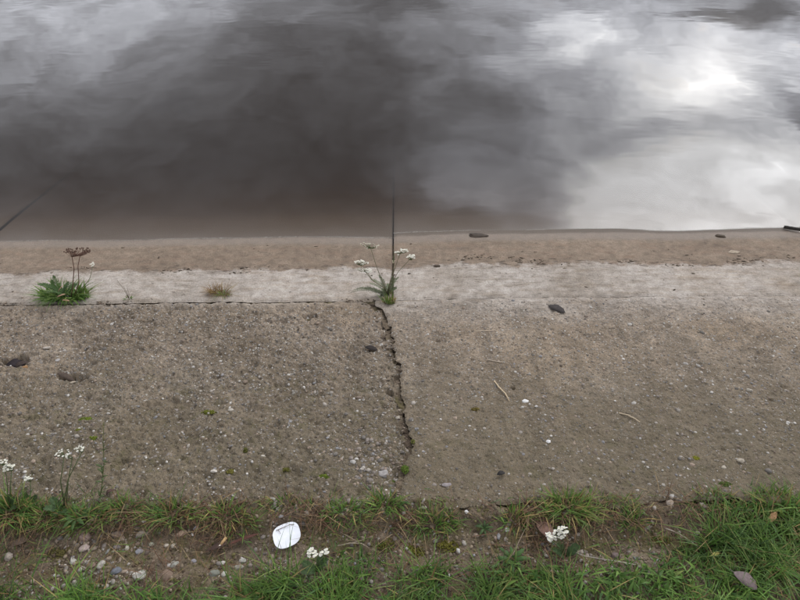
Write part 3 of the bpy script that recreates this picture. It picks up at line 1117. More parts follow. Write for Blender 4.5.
def flower_head(parent, c, rx, ry, n, fr=0.0042, col=(0.78, 0.77, 0.72), pedicel_from=None, stem_col=(0.12, 0.15, 0.06)):
    c = Vector(c)
    a = RNG.uniform(0, 6.28, n); r = np.sqrt(RNG.random(n))
    x = c.x + np.cos(a) * r * rx; y = c.y + np.sin(a) * r * ry
    z = c.z + 0.006 * (1 - r ** 2) + RNG.normal(0, 0.0018, n)
    s = fr * RNG.uniform(0.75, 1.2, n)
    cols = np.array(col) * RNG.uniform(0.85, 1.05, (n, 1))
    V, F, C = scatter(FLO[0], FLO[1], np.stack([x, y, z], -1) - np.array(parent.location), np.stack([s, s, s], -1), RNG.uniform(0, 6.28, n), cols, RNG.normal(-0.25, 0.35, n))
    C = C.reshape(n, 11, 3); C[:, 0] = C[:, 0] * np.array([0.85, 0.8, 0.55]); C = C.reshape(-1, 3)
    me = np_mesh('flower_head', V, tris=F, col=C)
    fh = link('flower_head', me, M_PETAL, parent)
    if pedicel_from is not None:
        mb = MB()
        p0 = Vector(pedicel_from)
        for k in range(min(n, 14)):
            q = Vector((x[k], y[k], z[k] - 0.001))
            mid = p0.lerp(q, 0.5) + Vector((0, 0, -0.004))
            mb.add(*tube([p0, mid, q], 0.0007, 0.0005, 4), col=stem_col)
        mb2 = mb.build('flower_stalk', M_LEAF, None)
        mb2.parent = parent; mb2.location = -Vector(parent.location)
    return fh


def add_stem(parent, pts, r0, r1, col, m=None, name='stem', sides=6):
    mb = MB(); mb.add(*tube(pts, r0, r1, sides), col=col)
    o = mb.build(name, m or M_LEAF, None)
    o.parent = parent; o.location = -Vector(parent.location)
    return o


def add_leaf(parent, base, tip, width, col, fold=0.25, curl=0.15, name='leaf', m=None, seg=7, lobed=0.0, seed=1, across=None):
    """a solid little leaf: two skins, folded along the midrib and curled"""
    base, tip = Vector(base), Vector(tip)
    ax = tip - base; L = ax.length; t = ax.normalized()
    sd = t.cross(Vector((0, 0, 1))) if across is None else Vector(across)
    sd.normalize(); nr = sd.cross(t).normalized()
    if nr.z < 0:
        nr = -nr
    vs, fs = [], []
    th = 0.0006
    rr = random.Random(seed)
    for i in range(seg + 1):
        k = i / seg
        w = width * 0.5 * (math.sin(math.pi * min(1, k * 0.97 + 0.03)) ** 0.75)
        if lobed:
            w *= 1 - lobed * (i % 2) * 0.6
        w *= rr.uniform(0.88, 1.1)
        c = base + ax * k + nr * (math.sin(math.pi * k) * curl * L)
        for s_, off in ((-1, fold), (0, 0.0), (1, fold)):
            for zz in (0, -th):
                vs.append(c + sd * (s_ * w) + nr * (abs(s_) * off * w + zz))
    for i in range(seg):
        a, b = i * 6, (i + 1) * 6
        fs += [(a, a + 2, b + 2, b), (a + 2, a + 4, b + 4, b + 2), (a + 3, a + 1, b + 1, b + 3), (a + 5, a + 3, b + 3, b + 5),
               (a + 1, a, b, b + 1), (a + 4, a + 5, b + 5, b + 4)]
    cols = [tuple(np.array(col) * rr.uniform(0.8, 1.15)) for _ in vs]
    mb = MB(); mb.add(vs, fs, cols)
    if parent is None:
        return mb.build(name, m or M_LEAF, None, origin=tuple(base))
    o = mb.build(name, m or M_LEAF, None)
    o.parent = parent; o.location = -Vector(parent.location)
    return o


def feather_leaf(parent, base, tip, col, w=0.012, n=22):
    """finely divided leaf: a rib with little leaflets down both sides"""
    base, tip = Vector(base), Vector(tip)
    ax = tip - base
    mb = MB()
    pts = [base + ax * k + Vector((0, 0, 0.25 * ax.length * math.sin(math.pi * k * 0.8))) for k in (0, 0.25, 0.5, 0.75, 1)]
    mb.add(*tube(pts, 0.0009, 0.0004, 4), col=col)
    t = ax.normalized(); sd = t.cross(Vector((0, 0, 1))).normalized()
    for i in range(n):
        k = 0.12 + 0.86 * i / n
        j = min(3, int(k * 4)); c = pts[j].lerp(pts[j + 1], k * 4 - j)
        ww = w * math.sin(math.pi * (0.15 + 0.8 * k)) * random.uniform(0.7, 1.1)
        for s_ in (-1, 1):
            e = c + sd * (s_ * ww) + t * (ww * 0.5) + Vector((0, 0, random.uniform(0, 0.5) * ww))
            q = t * 0.0012
            mb.add([c - q, c + q, c.lerp(e, 0.6) + q * 1.1, e, c.lerp(e, 0.6) - q * 1.1], [(0, 1, 2, 3, 4)], col=tuple(np.array(col) * random.uniform(0.8, 1.2)))
    o = mb.build('leaf', M_LEAF, None)
    o.parent = parent; o.location = -Vector(parent.location)
    return o


def blade_part(parent, name, c, w, d, h, n, weights, lean, m=None, width=(0.0018, 0.004)):
    a = RNG.uniform(0, 6.28, n); r = np.sqrt(RNG.random(n))
    x = c.x + np.cos(a) * r * w / 2; y = c.y + np.sin(a) * r * d / 2
    z = np.full(n, c.z) - (y - c.y) * math.tan(SLOPE) - 0.004
    P = blades(np.stack([x, y, z], -1), h * RNG.uniform(0.45, 1.1, n), a + RNG.normal(0, 0.6, n), RNG.uniform(*lean, n), RNG.uniform(*width, n), green(n, weights))
    return join_blades(name, [P], m or M_BLADE, parent=parent, kind='stuff', origin=tuple(c))


def uv_z(px, py, base, extra=0.0):
    """a point above the plant's base, seen at a photo position, in the plant's own depth"""
    return at_depth(px, py, base.y + extra)


# white-flowered plant where the joints meet
b0 = bpt(388, 294)
yp = empty('yarrow_plant', b0, 'white flowering weed growing where the two concrete joints cross', 'weed', 'weeds growing in the joints')
GREY_G = (0.14, 0.165, 0.085)
stems = [((384, 285), (377, 268), (370, 246), 0.000), ((384, 288), (371, 279), (359, 263), -0.02), ((385, 288), (373, 281), (366, 270), -0.03),
         ((390, 284), (395, 268), (401, 251), 0.0), ((391, 285), (398, 272), (411, 258), 0.01), ((389, 286), (394, 266), (394, 252), -0.01)]
heads = []
for k, (p0_, p1_, p2_, dy_) in enumerate(stems):
    pts = [b0 + Vector((random.uniform(-1, 1) * 0.01, random.uniform(-1, 1) * 0.006, -0.004)), uv_z(*p0_, b0, dy_ * 0.3), uv_z(*p1_, b0, dy_ * 0.7), uv_z(*p2_, b0, dy_)]
    add_stem(yp, pts, 0.0016, 0.0010, (0.16, 0.15, 0.08))
    heads.append(pts[-1])
def hd(px, py, dy_, rx, n, col=(0.78, 0.77, 0.72), k=0, ry=None, fr=0.004):
    c = uv_z(px, py, b0, dy_)
    flower_head(yp, c, rx, ry or rx * 0.6, n, fr, col, pedicel_from=heads[k] - Vector((0, 0, 0.012)))
hd(358, 262, -0.02, 0.020, 20, k=1); hd(364, 263, -0.02, 0.018, 14, k=1)
hd(367, 271, -0.03, 0.020, 30, k=2); hd(360, 269, -0.03, 0.014, 8, (0.6, 0.58, 0.52), k=2)
hd(371, 246, 0, 0.026, 14, (0.46, 0.43, 0.37), k=0, fr=0.0032); hd(363, 244, 0, 0.012, 6, (0.5, 0.47, 0.4), k=0, fr=0.003); hd(377, 247, 0, 0.012, 8, (0.6, 0.57, 0.5), k=0, fr=0.003)
hd(398, 253, 0, 0.013, 16, k=3); hd(404, 251, 0, 0.016, 24, k=3); hd(411, 257, 0.01, 0.017, 26, k=4); hd(394, 262, -0.01, 0.008, 6, (0.65, 0.6, 0.45), k=5)
for k in range(13):
    a = random.uniform(0, 6.28); L = random.uniform(0.05, 0.10)
    feather_leaf(yp, b0 + Vector((random.uniform(-.02, .02), random.uniform(-.01, .01), 0)),
                 b0 + Vector((math.cos(a) * L * 0.8, math.sin(a) * L * 0.5, random.uniform(0.01, 0.07))), np.array(GREY_G) * random.uniform(0.7, 1.1))
for k in range(5):
    feather_leaf(yp, b0 + Vector((-0.01, 0, 0)), b0 + Vector((-random.uniform(0.06, 0.16), random.uniform(-0.02, 0.02), random.uniform(0.0, 0.02))), (0.14, 0.15, 0.09))
c_ = bpt(389, 301)
yt = empty('grass_tuft', c_, 'small yellow green grass tuft below the white flowering joint weed', 'grass tuft')
blade_part(yt, 'green_blades', c_, 0.05, 0.03, 0.06, 75, (0.02, 0.12, 0.26, 0, 0.45, 0.13, 0.02), (0.05, 0.6))
blade_part(yt, 'dry_blades', c_, 0.05, 0.03, 0.05, 14, (0, 0, 0, 0, 0.1, 0.6, 0.3), (0.1, 0.9), M_DRY)

# bushy green weed at the left with its dried stalk
b1 = bpt(66, 299)
lp = empty('leafy_weed', b1, 'bushy green weed with a dried brown stalk in the left joint', 'weed', 'weeds growing in the joints')
blade_part(lp, 'foliage', bpt(66, 298), 0.17, 0.07, 0.085, 260, (0.2, 0.34, 0.26, 0.08, 0.12, 0, 0), (0.3, 1.3), width=(0.003, 0.007))
blade_part(lp, 'foliage', bpt(50, 298), 0.07, 0.05, 0.055, 90, (0.1, 0.34, 0.34, 0.04, 0.18, 0, 0), (0.3, 1.2), width=(0.003, 0.006))
blade_part(lp, 'foliage', bpt(82, 297), 0.07, 0.05, 0.065, 100, (0.16, 0.34, 0.3, 0.05, 0.15, 0, 0), (0.3, 1.2), width=(0.003, 0.006))
for k in range(12):
    a = random.uniform(0, 6.28)
    feather_leaf(lp, b1 + Vector((random.uniform(-.03, .03), 0, 0.01)), b1 + Vector((math.cos(a) * 0.09, math.sin(a) * 0.045, random.uniform(0.03, 0.09))), (0.06, 0.11, 0.03))
for (ax_, ay_), (tx_, ty_) in (((58, 292), (64, 285)), ((57, 297), (66, 294)), ((62, 300), (70, 301))):
    add_leaf(lp, uv_z(ax_, ay_, b1, -0.05), uv_z(tx_, ty_, b1, -0.045), 0.009, (0.30, 0.19, 0.12), name='dead_leaf', curl=0.05, m=M_DRY)
DB = (0.13, 0.07, 0.05)
top = uv_z(77, 250, b1)
s1 = [b1 + Vector((0.02, 0, 0)), uv_z(73, 285, b1), uv_z(74, 268, b1), uv_z(72, 257, b1)]
s2 = [b1 + Vector((0.03, 0, 0)), uv_z(79, 283, b1), uv_z(78, 266, b1), uv_z(80, 256, b1)]
add_stem(lp, s1, 0.0022, 0.0013, DB, M_DRY, 'dried_stalk'); add_stem(lp, s2, 0.0020, 0.0012, DB, M_DRY, 'dried_stalk')
mb = MB()
for k in range(46):
    s_ = s1 if k % 2 else s2
    e = uv_z(77 + random.uniform(-13, 13), 250.5 + random.uniform(-2.6, 2.2), b1, random.uniform(-0.05, 0.05))
    mb.add(*tube([s_[-1], s_[-1].lerp(e, 0.5) - Vector((0, 0, 0.005)), e], 0.0008, 0.0006, 4), col=DB)
    tv, tf = stone_template(1, 4, 0.3)
    mb.add((tv * 0.0032 + np.array(e)).tolist(), tf.tolist(), (0.10, 0.062, 0.045))
o = mb.build('seed_head', M_DRY); o.parent = lp; o.location = -lp.location
add_stem(lp, [b1 + Vector((0.06, 0, 0.02)), uv_z(90, 278, b1), uv_z(93, 266, b1)], 0.0012, 0.0008, (0.2, 0.2, 0.1))
flower_head(lp, uv_z(93, 265, b1), 0.012, 0.008, 12, 0.004)

# small dry brown weed further along the same joint
b2 = bpt(222, 294)
dp = empty('dry_weed', b2, 'small dried brown weed in the joint between the green weeds', 'weed', 'weeds growing in the joints')
blade_part(dp, 'brown_twigs', b2, 0.07, 0.03, 0.055, 130, (0, 0, 0, 0.06, 0.04, 0.2, 0.7), (0.4, 1.5), M_DRY, (0.0012, 0.0026))
blade_part(dp, 'brown_twigs', bpt(213, 293), 0.03, 0.02, 0.06, 60, (0, 0, 0, 0.0, 0.0, 0.15, 0.85), (0.3, 1.3), M_DRY, (0.0012, 0.0026))
blade_part(dp, 'green_shoots', bpt(225, 296), 0.05, 0.02, 0.03, 50, (0.2, 0.2, 0.1, 0.1, 0.4, 0, 0), (0.3, 1.3))
b2b = bpt(129, 299)
sp_ = empty('dry_weed', b2b, 'tiny leafless sprig in the joint right of the bushy green weed', 'weed', 'weeds growing in the joints')
for k, (x_, y_) in enumerate(((123, 286), (127, 288), (117, 280))):
    add_stem(sp_, [b2b, uv_z((129 + x_) / 2 + 1, (299 + y_) / 2, b2b), uv_z(x_, y_, b2b)], 0.0011, 0.0006, (0.16, 0.12, 0.08), M_DRY, 'twig')
blade_part(sp_, 'green_shoots', b2b, 0.03, 0.015, 0.018, 20, (0.2, 0.2, 0.1, 0.1, 0.4, 0, 0), (0.3, 1.3))


def yarrow(base, tops, label, name='yarrow_plant'):
    p_ = empty(name, base, label, 'wildflower', 'white wildflowers in the grass')
    for (px, py, dy_, rx, ry, n, fr) in tops:
        e = at_depth(px, py, base.y + dy_)
        add_stem(p_, [base + Vector((random.uniform(-.006, .006), 0, 0)), base.lerp(e, 0.5) + Vector((random.uniform(-.008, .008), 0, 0.004)), e - Vector((0, 0, 0.014))], 0.0016, 0.0011, (0.10, 0.12, 0.05))
        flower_head(p_, e, rx, ry, n, fr, pedicel_from=e - Vector((0, 0, 0.016)))
    for k in range(5):
        a = random.uniform(0, 6.28)
        feather_leaf(p_, base, base + Vector((math.cos(a) * 0.04, math.sin(a) * 0.03, 0.025)), (0.06, 0.10, 0.035))
    return p_


yarrow(gpt(12, 512), [(2, 463, 0.06, 0.014, 0.011, 20, 0.0036), (9, 468, 0.055, 0.016, 0.011, 28, 0.0036)], 'white flower cluster on a tall stem at the left edge')
yarrow(gpt(30, 508), [(28, 479, 0.035, 0.015, 0.006, 16, 0.0036)], 'low flat white flower head right of the left edge cluster')
yarrow(gpt(66, 512), [(62, 453, 0.075, 0.018, 0.013, 15, 0.0029), (70, 455, 0.07, 0.013, 0.010, 9, 0.0029), (80, 449, 0.08, 0.014, 0.007, 13, 0.0030)],
       'loose white flower cluster standing over the concrete at lower left')
yarrow(gpt(318, 574), [(313, 553, 0.02, 0.013, 0.011, 22, 0.0040), (324, 553, 0.022, 0.012, 0.011, 20, 0.0040)], 'pair of small white flower heads below the white paper disc')
yarrow(gpt(566, 556), [(551, 537, 0.02, 0.013, 0.012, 20, 0.0046), (559, 534, 0.024, 0.014, 0.013, 24, 0.0046), (563, 530, 0.03, 0.012, 0.010, 16, 0.0046)],
       'white flower head lying against the curled brown leaf')

# thin upright weed stalk on the left
bw = gpt(101, 503)
wk = empty('tall_weed', bw, 'thin upright weed stalk rising over the concrete at lower left', 'weed')
wp = [bw, at_depth(102, 485, bw.y + 0.02), at_depth(104, 462, bw.y + 0.05), at_depth(103, 440, bw.y + 0.08), at_depth(104, 422, bw.y + 0.1)]
add_stem(wk, wp, 0.0017, 0.0008, (0.13, 0.14, 0.06))
for k in range(26):
    f_ = random.uniform(0.05, 3.9); j = int(f_); c = wp[j].lerp(wp[j + 1], f_ - j)
    a = random.uniform(0, 6.28); L = random.uniform(0.010, 0.022) * (1.25 - f_ / 5)
    add_leaf(wk, c, c + Vector((math.cos(a) * L, math.sin(a) * L, L * 0.7)), L * 0.32, (0.10, 0.13, 0.05) if f_ < 2.8 else (0.24, 0.19, 0.09), seg=4)


def rosette(px, py, label, n, L, col, wd=0.3, lobed=0.5):
    c = gpt(px, py, 0.002)
    r_ = empty('rosette_weed', c, label, 'weed', 'broad leaved weeds in the earth strip')
    for k in range(n):
        a = 2 * math.pi * (k + random.uniform(-.3, .3)) / n; l_ = L * random.uniform(0.7, 1.1)
        add_leaf(r_, c, c + Vector((math.cos(a) * l_, math.sin(a) * l_, l_ * random.uniform(0.05, 0.5))), l_ * wd, np.array(col) * random.uniform(0.8, 1.2), lobed=lobed, curl=0.18, seg=8, seed=k)
    return r_


rosette(80, 521, 'flat leafy weed in the grass left of the thin stalk', 9, 0.05, (0.075, 0.13, 0.035))
rosette(484, 529, 'small dark leafy weed in bare earth left of the curled brown leaf', 8, 0.028, (0.055, 0.095, 0.028))
rosette(8, 500, 'bright broad leaved weed at the left edge under the flower cluster', 7, 0.06, (0.075, 0.15, 0.035), 0.34, 0.2)
rosette(512, 562, 'leafy weed at the front of the bare earth under the small pale stone', 8, 0.045, (0.06, 0.12, 0.03))
rosette(722, 545, 'lobed leafy weed in the right hand grass above the dead grey leaf', 9, 0.05, (0.05, 0.11, 0.03))
rosette(775, 492, 'leafy weed on the concrete rim at the right edge', 9, 0.045, (0.06, 0.12, 0.035))

# ------------------------------------------------------------------ stones
def stone(px, py, w, d, h, col, label, rot=0.0, where='ground', seed=1, name='pebble', group='pebbles in the bare earth strip', sink=0.25, amp=0.18, flat=0.0):
    q = gpt(px, py) if where == 'ground' else bpt(px, py)
    v, f = ico(3)
    k = 1 + amp * vn(v[:, 0] * 1.6 + seed * 3.1, v[:, 1] * 1.6 + v[:, 2] * 1.9 + seed, seed) + amp * 0.35 * vn(v[:, 0] * 4 + seed, v[:, 1] * 4 + v[:, 2] * 5, seed + 3)
    v = v * k[:, None]
    v = np.sign(v) * np.abs(v) ** (1.0 - flat)
    v = v * np.array([w / 2, d / 2, h / 2])
    c, s = math.cos(rot), math.sin(rot)
    v = np.stack([v[:, 0] * c - v[:, 1] * s, v[:, 0] * s + v[:, 1] * c, v[:, 2]], -1)
    me = np_mesh(name, v, tris=f, col=np.array(col) * (1 + 0.12 * vn(v[:, 0] * 300, v[:, 1] * 300, seed))[:, None])
    o = link(name, me, M_STONE)
    o.location = q + Vector((0, 0, h * (0.5 - sink) - 0.001))
    if where != 'ground':
        o.rotation_euler.x = -SLOPE
    return tag(o, label, 'stone', group)


PINK, PALE, GREY, BLUE, TAN, WHITE, BRN = (0.27, 0.19, 0.16), (0.42, 0.38, 0.33), (0.24, 0.235, 0.23), (0.15, 0.155, 0.17), (0.33, 0.26, 0.19), (0.66, 0.64, 0.62), (0.2, 0.14, 0.10)
S = [
    (85, 537, 0.034, 0.026, 0.018, PINK, 'dull pink oval pebble under the grass, left part of the earth strip', 0.1),
    (84, 548, 0.028, 0.022, 0.016, (0.42, 0.33, 0.29), 'pale pink pebble just below the dull pink oval one', 0.4),
    (117, 572, 0.032, 0.022, 0.015, BLUE, 'smooth blue grey oval pebble near the front left grass', 0.25),
    (102, 566, 0.022, 0.028, 0.017, PALE, 'pale upright pebble just left of the smooth blue grey one', -0.3),
    (142, 577, 0.040, 0.026, 0.017, (0.46, 0.43, 0.37), 'largest whitish angular stone beside the front left grass', 0.15),
    (139, 551, 0.022, 0.020, 0.014, (0.32, 0.31, 0.32), 'round grey pebble above the large whitish stone', 0.3),
    (181, 533, 0.032, 0.019, 0.015, (0.40, 0.28, 0.20), 'pinkish tan oval pebble below the bushy grass tuft', 0.3),
    (196, 528, 0.016, 0.013, 0.010, (0.50, 0.52, 0.56), 'bluish white chip above the small white chip', 0.2),
    (193, 534, 0.012, 0.011, 0.009, WHITE, 'small white chip right of the pinkish tan oval pebble', 0.0),
    (166, 545, 0.017, 0.013, 0.010, (0.42, 0.36, 0.29), 'left one of two round cream pebbles side by side', 0.0),
    (173, 545.5, 0.017, 0.013, 0.010, (0.44, 0.38, 0.30), 'right one of two round cream pebbles side by side', 0.0),
    (175, 565, 0.028, 0.020, 0.013, (0.34, 0.33, 0.28), 'flat greenish grey stone right of the large whitish stone', 0.3),
    (109, 559, 0.018, 0.015, 0.011, TAN, 'small tan pebble above the pale upright pebble', 0.0),
    (73, 561, 0.016, 0.020, 0.012, (0.44, 0.42, 0.36), 'knobbly pale pebble alone in the mossy earth at left', 0.4),
    (151, 544, 0.014, 0.013, 0.010, (0.38, 0.37, 0.28), 'small cream pebble above the round grey one', 0.0),
    (127, 548, 0.012, 0.015, 0.010, (0.50, 0.46, 0.37), 'small cream upright pebble left of the round grey one', 0.1),
    (117, 547, 0.022, 0.013, 0.010, (0.26, 0.22, 0.20), 'flat brown grey pebble in the cluster above the blue grey one', 0.1),
    (92, 566, 0.026, 0.020, 0.012, (0.22, 0.155, 0.115), 'low reddish brown pebble left of the pale upright one', 0.2),
    (141, 534, 0.034, 0.020, 0.015, (0.30, 0.25, 0.20), 'broad tan stone below the grass right of the weed stalk', 0.0),
    (117, 534, 0.040, 0.022, 0.014, (0.25, 0.19, 0.15), 'broad brown stone under the grass below the weed stalk', 0.0),
    (9, 557, 0.024, 0.026, 0.014, (0.33, 0.28, 0.23), 'flat tan stone at the left edge of the earth strip', 0.6),
    (168, 578, 0.040, 0.034, 0.016, BRN, 'large reddish brown stone at the front grass right of the whitish one', 0.0),
    (242, 560, 0.022, 0.016, 0.012, (0.38, 0.36, 0.32), 'pale grey pebble below the cigarette butt', 0.3),
    (239, 568, 0.026, 0.018, 0.013, (0.29, 0.26, 0.21), 'dull grey brown pebble beneath the pale grey one under the butt', 0.1),
    (223, 563, 0.014, 0.013, 0.010, (0.44, 0.40, 0.35), 'small whitish pebble straight below the cigarette butt', 0.0),
    (225, 576, 0.014, 0.017, 0.011, (0.44, 0.42, 0.36), 'small upright whitish pebble near the grass below the cigarette butt', -0.4),
    (215, 575, 0.030, 0.020, 0.012, (0.20, 0.20, 0.16), 'dark greenish flat pebble near the grass below the cigarette butt', 0.1),
    (194, 562, 0.016, 0.013, 0.010, (0.28, 0.26, 0.27), 'small lilac grey pebble between the butt and the greenish grey stone', 0.0),
    (575, 551, 0.027, 0.023, 0.018, (0.36, 0.28, 0.22), 'round tan pebble below the white flower on the brown leaf', 0.1),
    (588, 554, 0.013, 0.011, 0.009, (0.40, 0.33, 0.27), 'small pinkish pebble right of the round tan pebble', 0.0),
    (564, 562, 0.017, 0.014, 0.012, (0.24, 0.15, 0.11), 'small reddish pebble below the round tan pebble', 0.0),
    (507, 530, 0.014, 0.012, 0.010, WHITE, 'small white pebble in the earth left of the curled brown leaf', 0.2),
    (458, 551, 0.013, 0.017, 0.010, (0.48, 0.46, 0.42), 'whitish pebble in the mossy earth in the middle of the strip', 0.3),
    (466, 514, 0.012, 0.011, 0.010, WHITE, 'white pebble in the dead grass between two middle tufts', 0.1),
    (600, 513, 0.019, 0.018, 0.014, (0.38, 0.34, 0.29), 'round pale pebble on the concrete edge right of the largest tuft', 0.0),
    (702, 507, 0.034, 0.018, 0.014, (0.48, 0.42, 0.35), 'flat pale tan stone on the concrete edge at right', -0.2),
    (668, 505, 0.022, 0.020, 0.013, (0.42, 0.34, 0.27), 'pale pinkish stone on the concrete edge left of the flat tan one', 0.5),
    (698, 532, 0.018, 0.012, 0.009, (0.55, 0.52, 0.42), 'small cream stone above the pale twig at right', 0.2),
    (647, 526, 0.026, 0.02, 0.012, (0.27, 0.22, 0.18), 'flat brownish stone right of the small star shaped tuft', 0.1),
    (616, 556, 0.03, 0.025, 0.018, (0.15, 0.11, 0.10), 'dark brown clod above the dry curved twig', 0.1),
]
for i, (px, py, w_, d_, h_, c_, lb, rt) in enumerate(S):
    stone(px, py, w_ * 0.9, d_ * 0.9, h_, tuple(np.array(c_) * 0.85), lb, rt, seed=i + 1, sink=0.36, amp=0.3 if 'angular' in lb or 'knobbly' in lb else 0.18)
B = [
    (525, 402, 0.022, 0.016, 0.010, (0.6, 0.58, 0.55), 'white pebble on the right slab near the straw stick'),
    (548, 442, 0.016, 0.012, 0.009, (0.62, 0.60, 0.58), 'white pebble lower on the right slab below the other'),
    (536, 408, 0.010, 0.008, 0.006, (0.48, 0.45, 0.42), 'tiny pale chip just right of the white pebble on the right slab'),
    (57, 359, 0.020, 0.014, 0.009, (0.48, 0.48, 0.50), 'pale bluish chip on the left slab right of the dark hole'),
    (47, 348, 0.030, 0.014, 0.009, (0.46, 0.43, 0.40), 'pale stone on the left slab above the pale bluish chip'),
    (73, 383, 0.022, 0.008, 0.006, (0.48, 0.43, 0.36), 'thin pale stone sliver on the rim of the shallow pit'),
    (25, 367, 0.022, 0.014, 0.012, (0.34, 0.21, 0.11), 'rusty orange stone in front of the dark hole at left'),
    (231, 410, 0.020, 0.011, 0.008, (0.58, 0.56, 0.52), 'white elongated pebble on the left slab beside the moss clump'),
    (214, 472, 0.018, 0.011, 0.008, (0.60, 0.58, 0.55), 'white pebble low on the left slab above the grass'),
    (263, 456, 0.014, 0.010, 0.007, (0.55, 0.53, 0.48), 'small white pebble low on the left slab left of the rubble'),
    (398, 417, 0.016, 0.014, 0.010, (0.50, 0.47, 0.42), 'pale pebble at the left side of the crack'),
    (353, 463, 0.020, 0.014, 0.010, (0.40, 0.40, 0.40), 'left grey stone in the rubble beside the crack'),
    (383, 473, 0.030, 0.022, 0.014, (0.36, 0.35, 0.36), 'largest grey stone in the rubble at the crack foot'),
    (363, 469, 0.018, 0.012, 0.009, (0.46, 0.44, 0.42), 'pale stone between the two larger grey rubble stones'),
    (372, 376, 0.022, 0.010, 0.007, (0.50, 0.47, 0.43), 'pale flat pebble left of the crack halfway down'),
    (734, 252, 0.055, 0.026, 0.014, (0.44, 0.38, 0.31), 'pale flat stone on the brown silt at right'),
    (478, 236, 0.085, 0.050, 0.012, (0.06, 0.047, 0.036), 'dark weedy stone at the water edge right of the centre joint'),
    (720, 236, 0.05, 0.028, 0.014, (0.08, 0.062, 0.045), 'small dark stone at the water edge at right'),
    (749, 391, 0.020, 0.014, 0.010, (0.42, 0.40, 0.36), 'pale pebble on the right slab near the right edge'),
    (447, 483, 0.030, 0.014, 0.008, (0.30, 0.28, 0.30), 'flat lilac grey stone low on the right slab above the grass'),
    (740, 461, 0.022, 0.017, 0.011, (0.38, 0.35, 0.30), 'pale stone low on the right slab near the leafy rim'),
    (723, 468, 0.016, 0.012, 0.009, (0.42, 0.39, 0.34), 'small pale stone left of the one near the leafy rim'),
    (437, 266, 0.030, 0.020, 0.012, (0.09, 0.07, 0.055), 'small dark clod on the silt right of the white flowers'),
]
for i, (px, py, w_, d_, h_, c_, lb) in enumerate(B):
    if 'white pebble on' not in lb and 'lower on the right' not in lb:
        c_ = tuple(np.array(c_) * np.array((0.80, 0.75, 0.68)))
    stone(px, py, w_, d_, h_, c_, lb, random.uniform(-.4, .4), 'bank', 50 + i, group='stones lying on the concrete slope', sink=0.3, amp=0.26)

# ------------------------------------------------------------------ moss cushions
def moss(px, py, w, d, label, col=(0.11, 0.115, 0.02), where='bank'):
    q = bpt(px, py) if where == 'bank' else gpt(px, py)
    n = int(60 + w * d * 60000)
    a = RNG.uniform(0, 6.28, n); r = RNG.random(n) ** 0.6
    x = np.cos(a) * r * w / 2; y = np.sin(a) * r * d / 2
    sl = math.tan(SLOPE) if where == 'bank' else 0.0
    pos = np.stack([x, y, -y * sl + 0.003 * (1 - r)], -1)
    s = RNG.uniform(0.0018, 0.0042, n) * (1.15 - 0.5 * r)
    tv, tf = stone_template(1, 12, 0.5)
    V, F, C = scatter(tv, tf, pos, np.stack([s, s, s * 0.9], -1), RNG.uniform(0, 6.28, n), np.array(col) * RNG.uniform(0.6, 1.3, (n, 1)))
    o = link('moss_cushion', np_mesh('moss_cushion', V, tris=F, col=C), M_MOSS)
    o.location = q
    tag(o, label, 'moss', 'moss cushions on the bank')


moss(87, 421, 0.050, 0.022, 'bright green moss cushion, upper one of the pair on the left slab', (0.11, 0.14, 0.02))
moss(91, 438, 0.045, 0.022, 'bright green moss cushion, lower one of the pair on the left slab', (0.11, 0.135, 0.02))
moss(79, 432, 0.022, 0.014, 'smallest green moss cushion left of the moss pair')
moss(209, 414, 0.050, 0.022, 'olive moss cushion beside the white elongated pebble')
moss(245, 449, 0.030, 0.022, 'dark olive moss cushion in the middle of the left slab', (0.075, 0.075, 0.02))
moss(231, 471, 0.030, 0.018, 'yellowish moss cushion low on the left slab', (0.13, 0.115, 0.03))
moss(286, 470, 0.034, 0.014, 'thin moss streak low on the left slab above the paper disc', (0.09, 0.085, 0.02))
moss(325, 477, 0.036, 0.016, 'green moss cushion left of the rubble by the crack', (0.10, 0.13, 0.02))
moss(311, 317, 0.045, 0.020, 'brown green moss in the shallow pit near the horizontal joint', (0.075, 0.062, 0.025))
moss(695, 458, 0.028, 0.018, 'yellow green moss cushion alone on the right slab', (0.15, 0.145, 0.02))
moss(476, 410, 0.034, 0.016, 'ochre moss patch on the right slab right of the crack', (0.13, 0.10, 0.03))
moss(405, 469, 0.024, 0.03, 'green moss growing in the lower end of the crack', (0.075, 0.11, 0.02))
moss(394, 478, 0.03, 0.02, 'green moss just below the crack among the rubble', (0.09, 0.11, 0.03))
moss(413, 441, 0.012, 0.018, 'small moss tuft in the bend of the crack', (0.10, 0.10, 0.03))
moss(412, 551, 0.07, 0.045, 'wide olive moss carpet in the earth strip below the crack', (0.10, 0.095, 0.018), 'ground')
moss(447, 547, 0.06, 0.035, 'olive moss carpet left of the whitish pebble in the strip', (0.10, 0.09, 0.018), 'ground')
moss(385, 545, 0.05, 0.04, 'olive moss carpet right of the dry forked twigs', (0.09, 0.085, 0.02), 'ground')
moss(60, 552, 0.07, 0.04, 'brownish moss carpet in the left part of the earth strip', (0.10, 0.085, 0.03), 'ground')
moss(661, 540, 0.05, 0.03, 'mossy patch above the dry curved twig at right', (0.10, 0.09, 0.025), 'ground')
moss(725, 485, 0.04, 0.02, 'dark green moss on the right slab beside the leafy rim', (0.06, 0.085, 0.02))

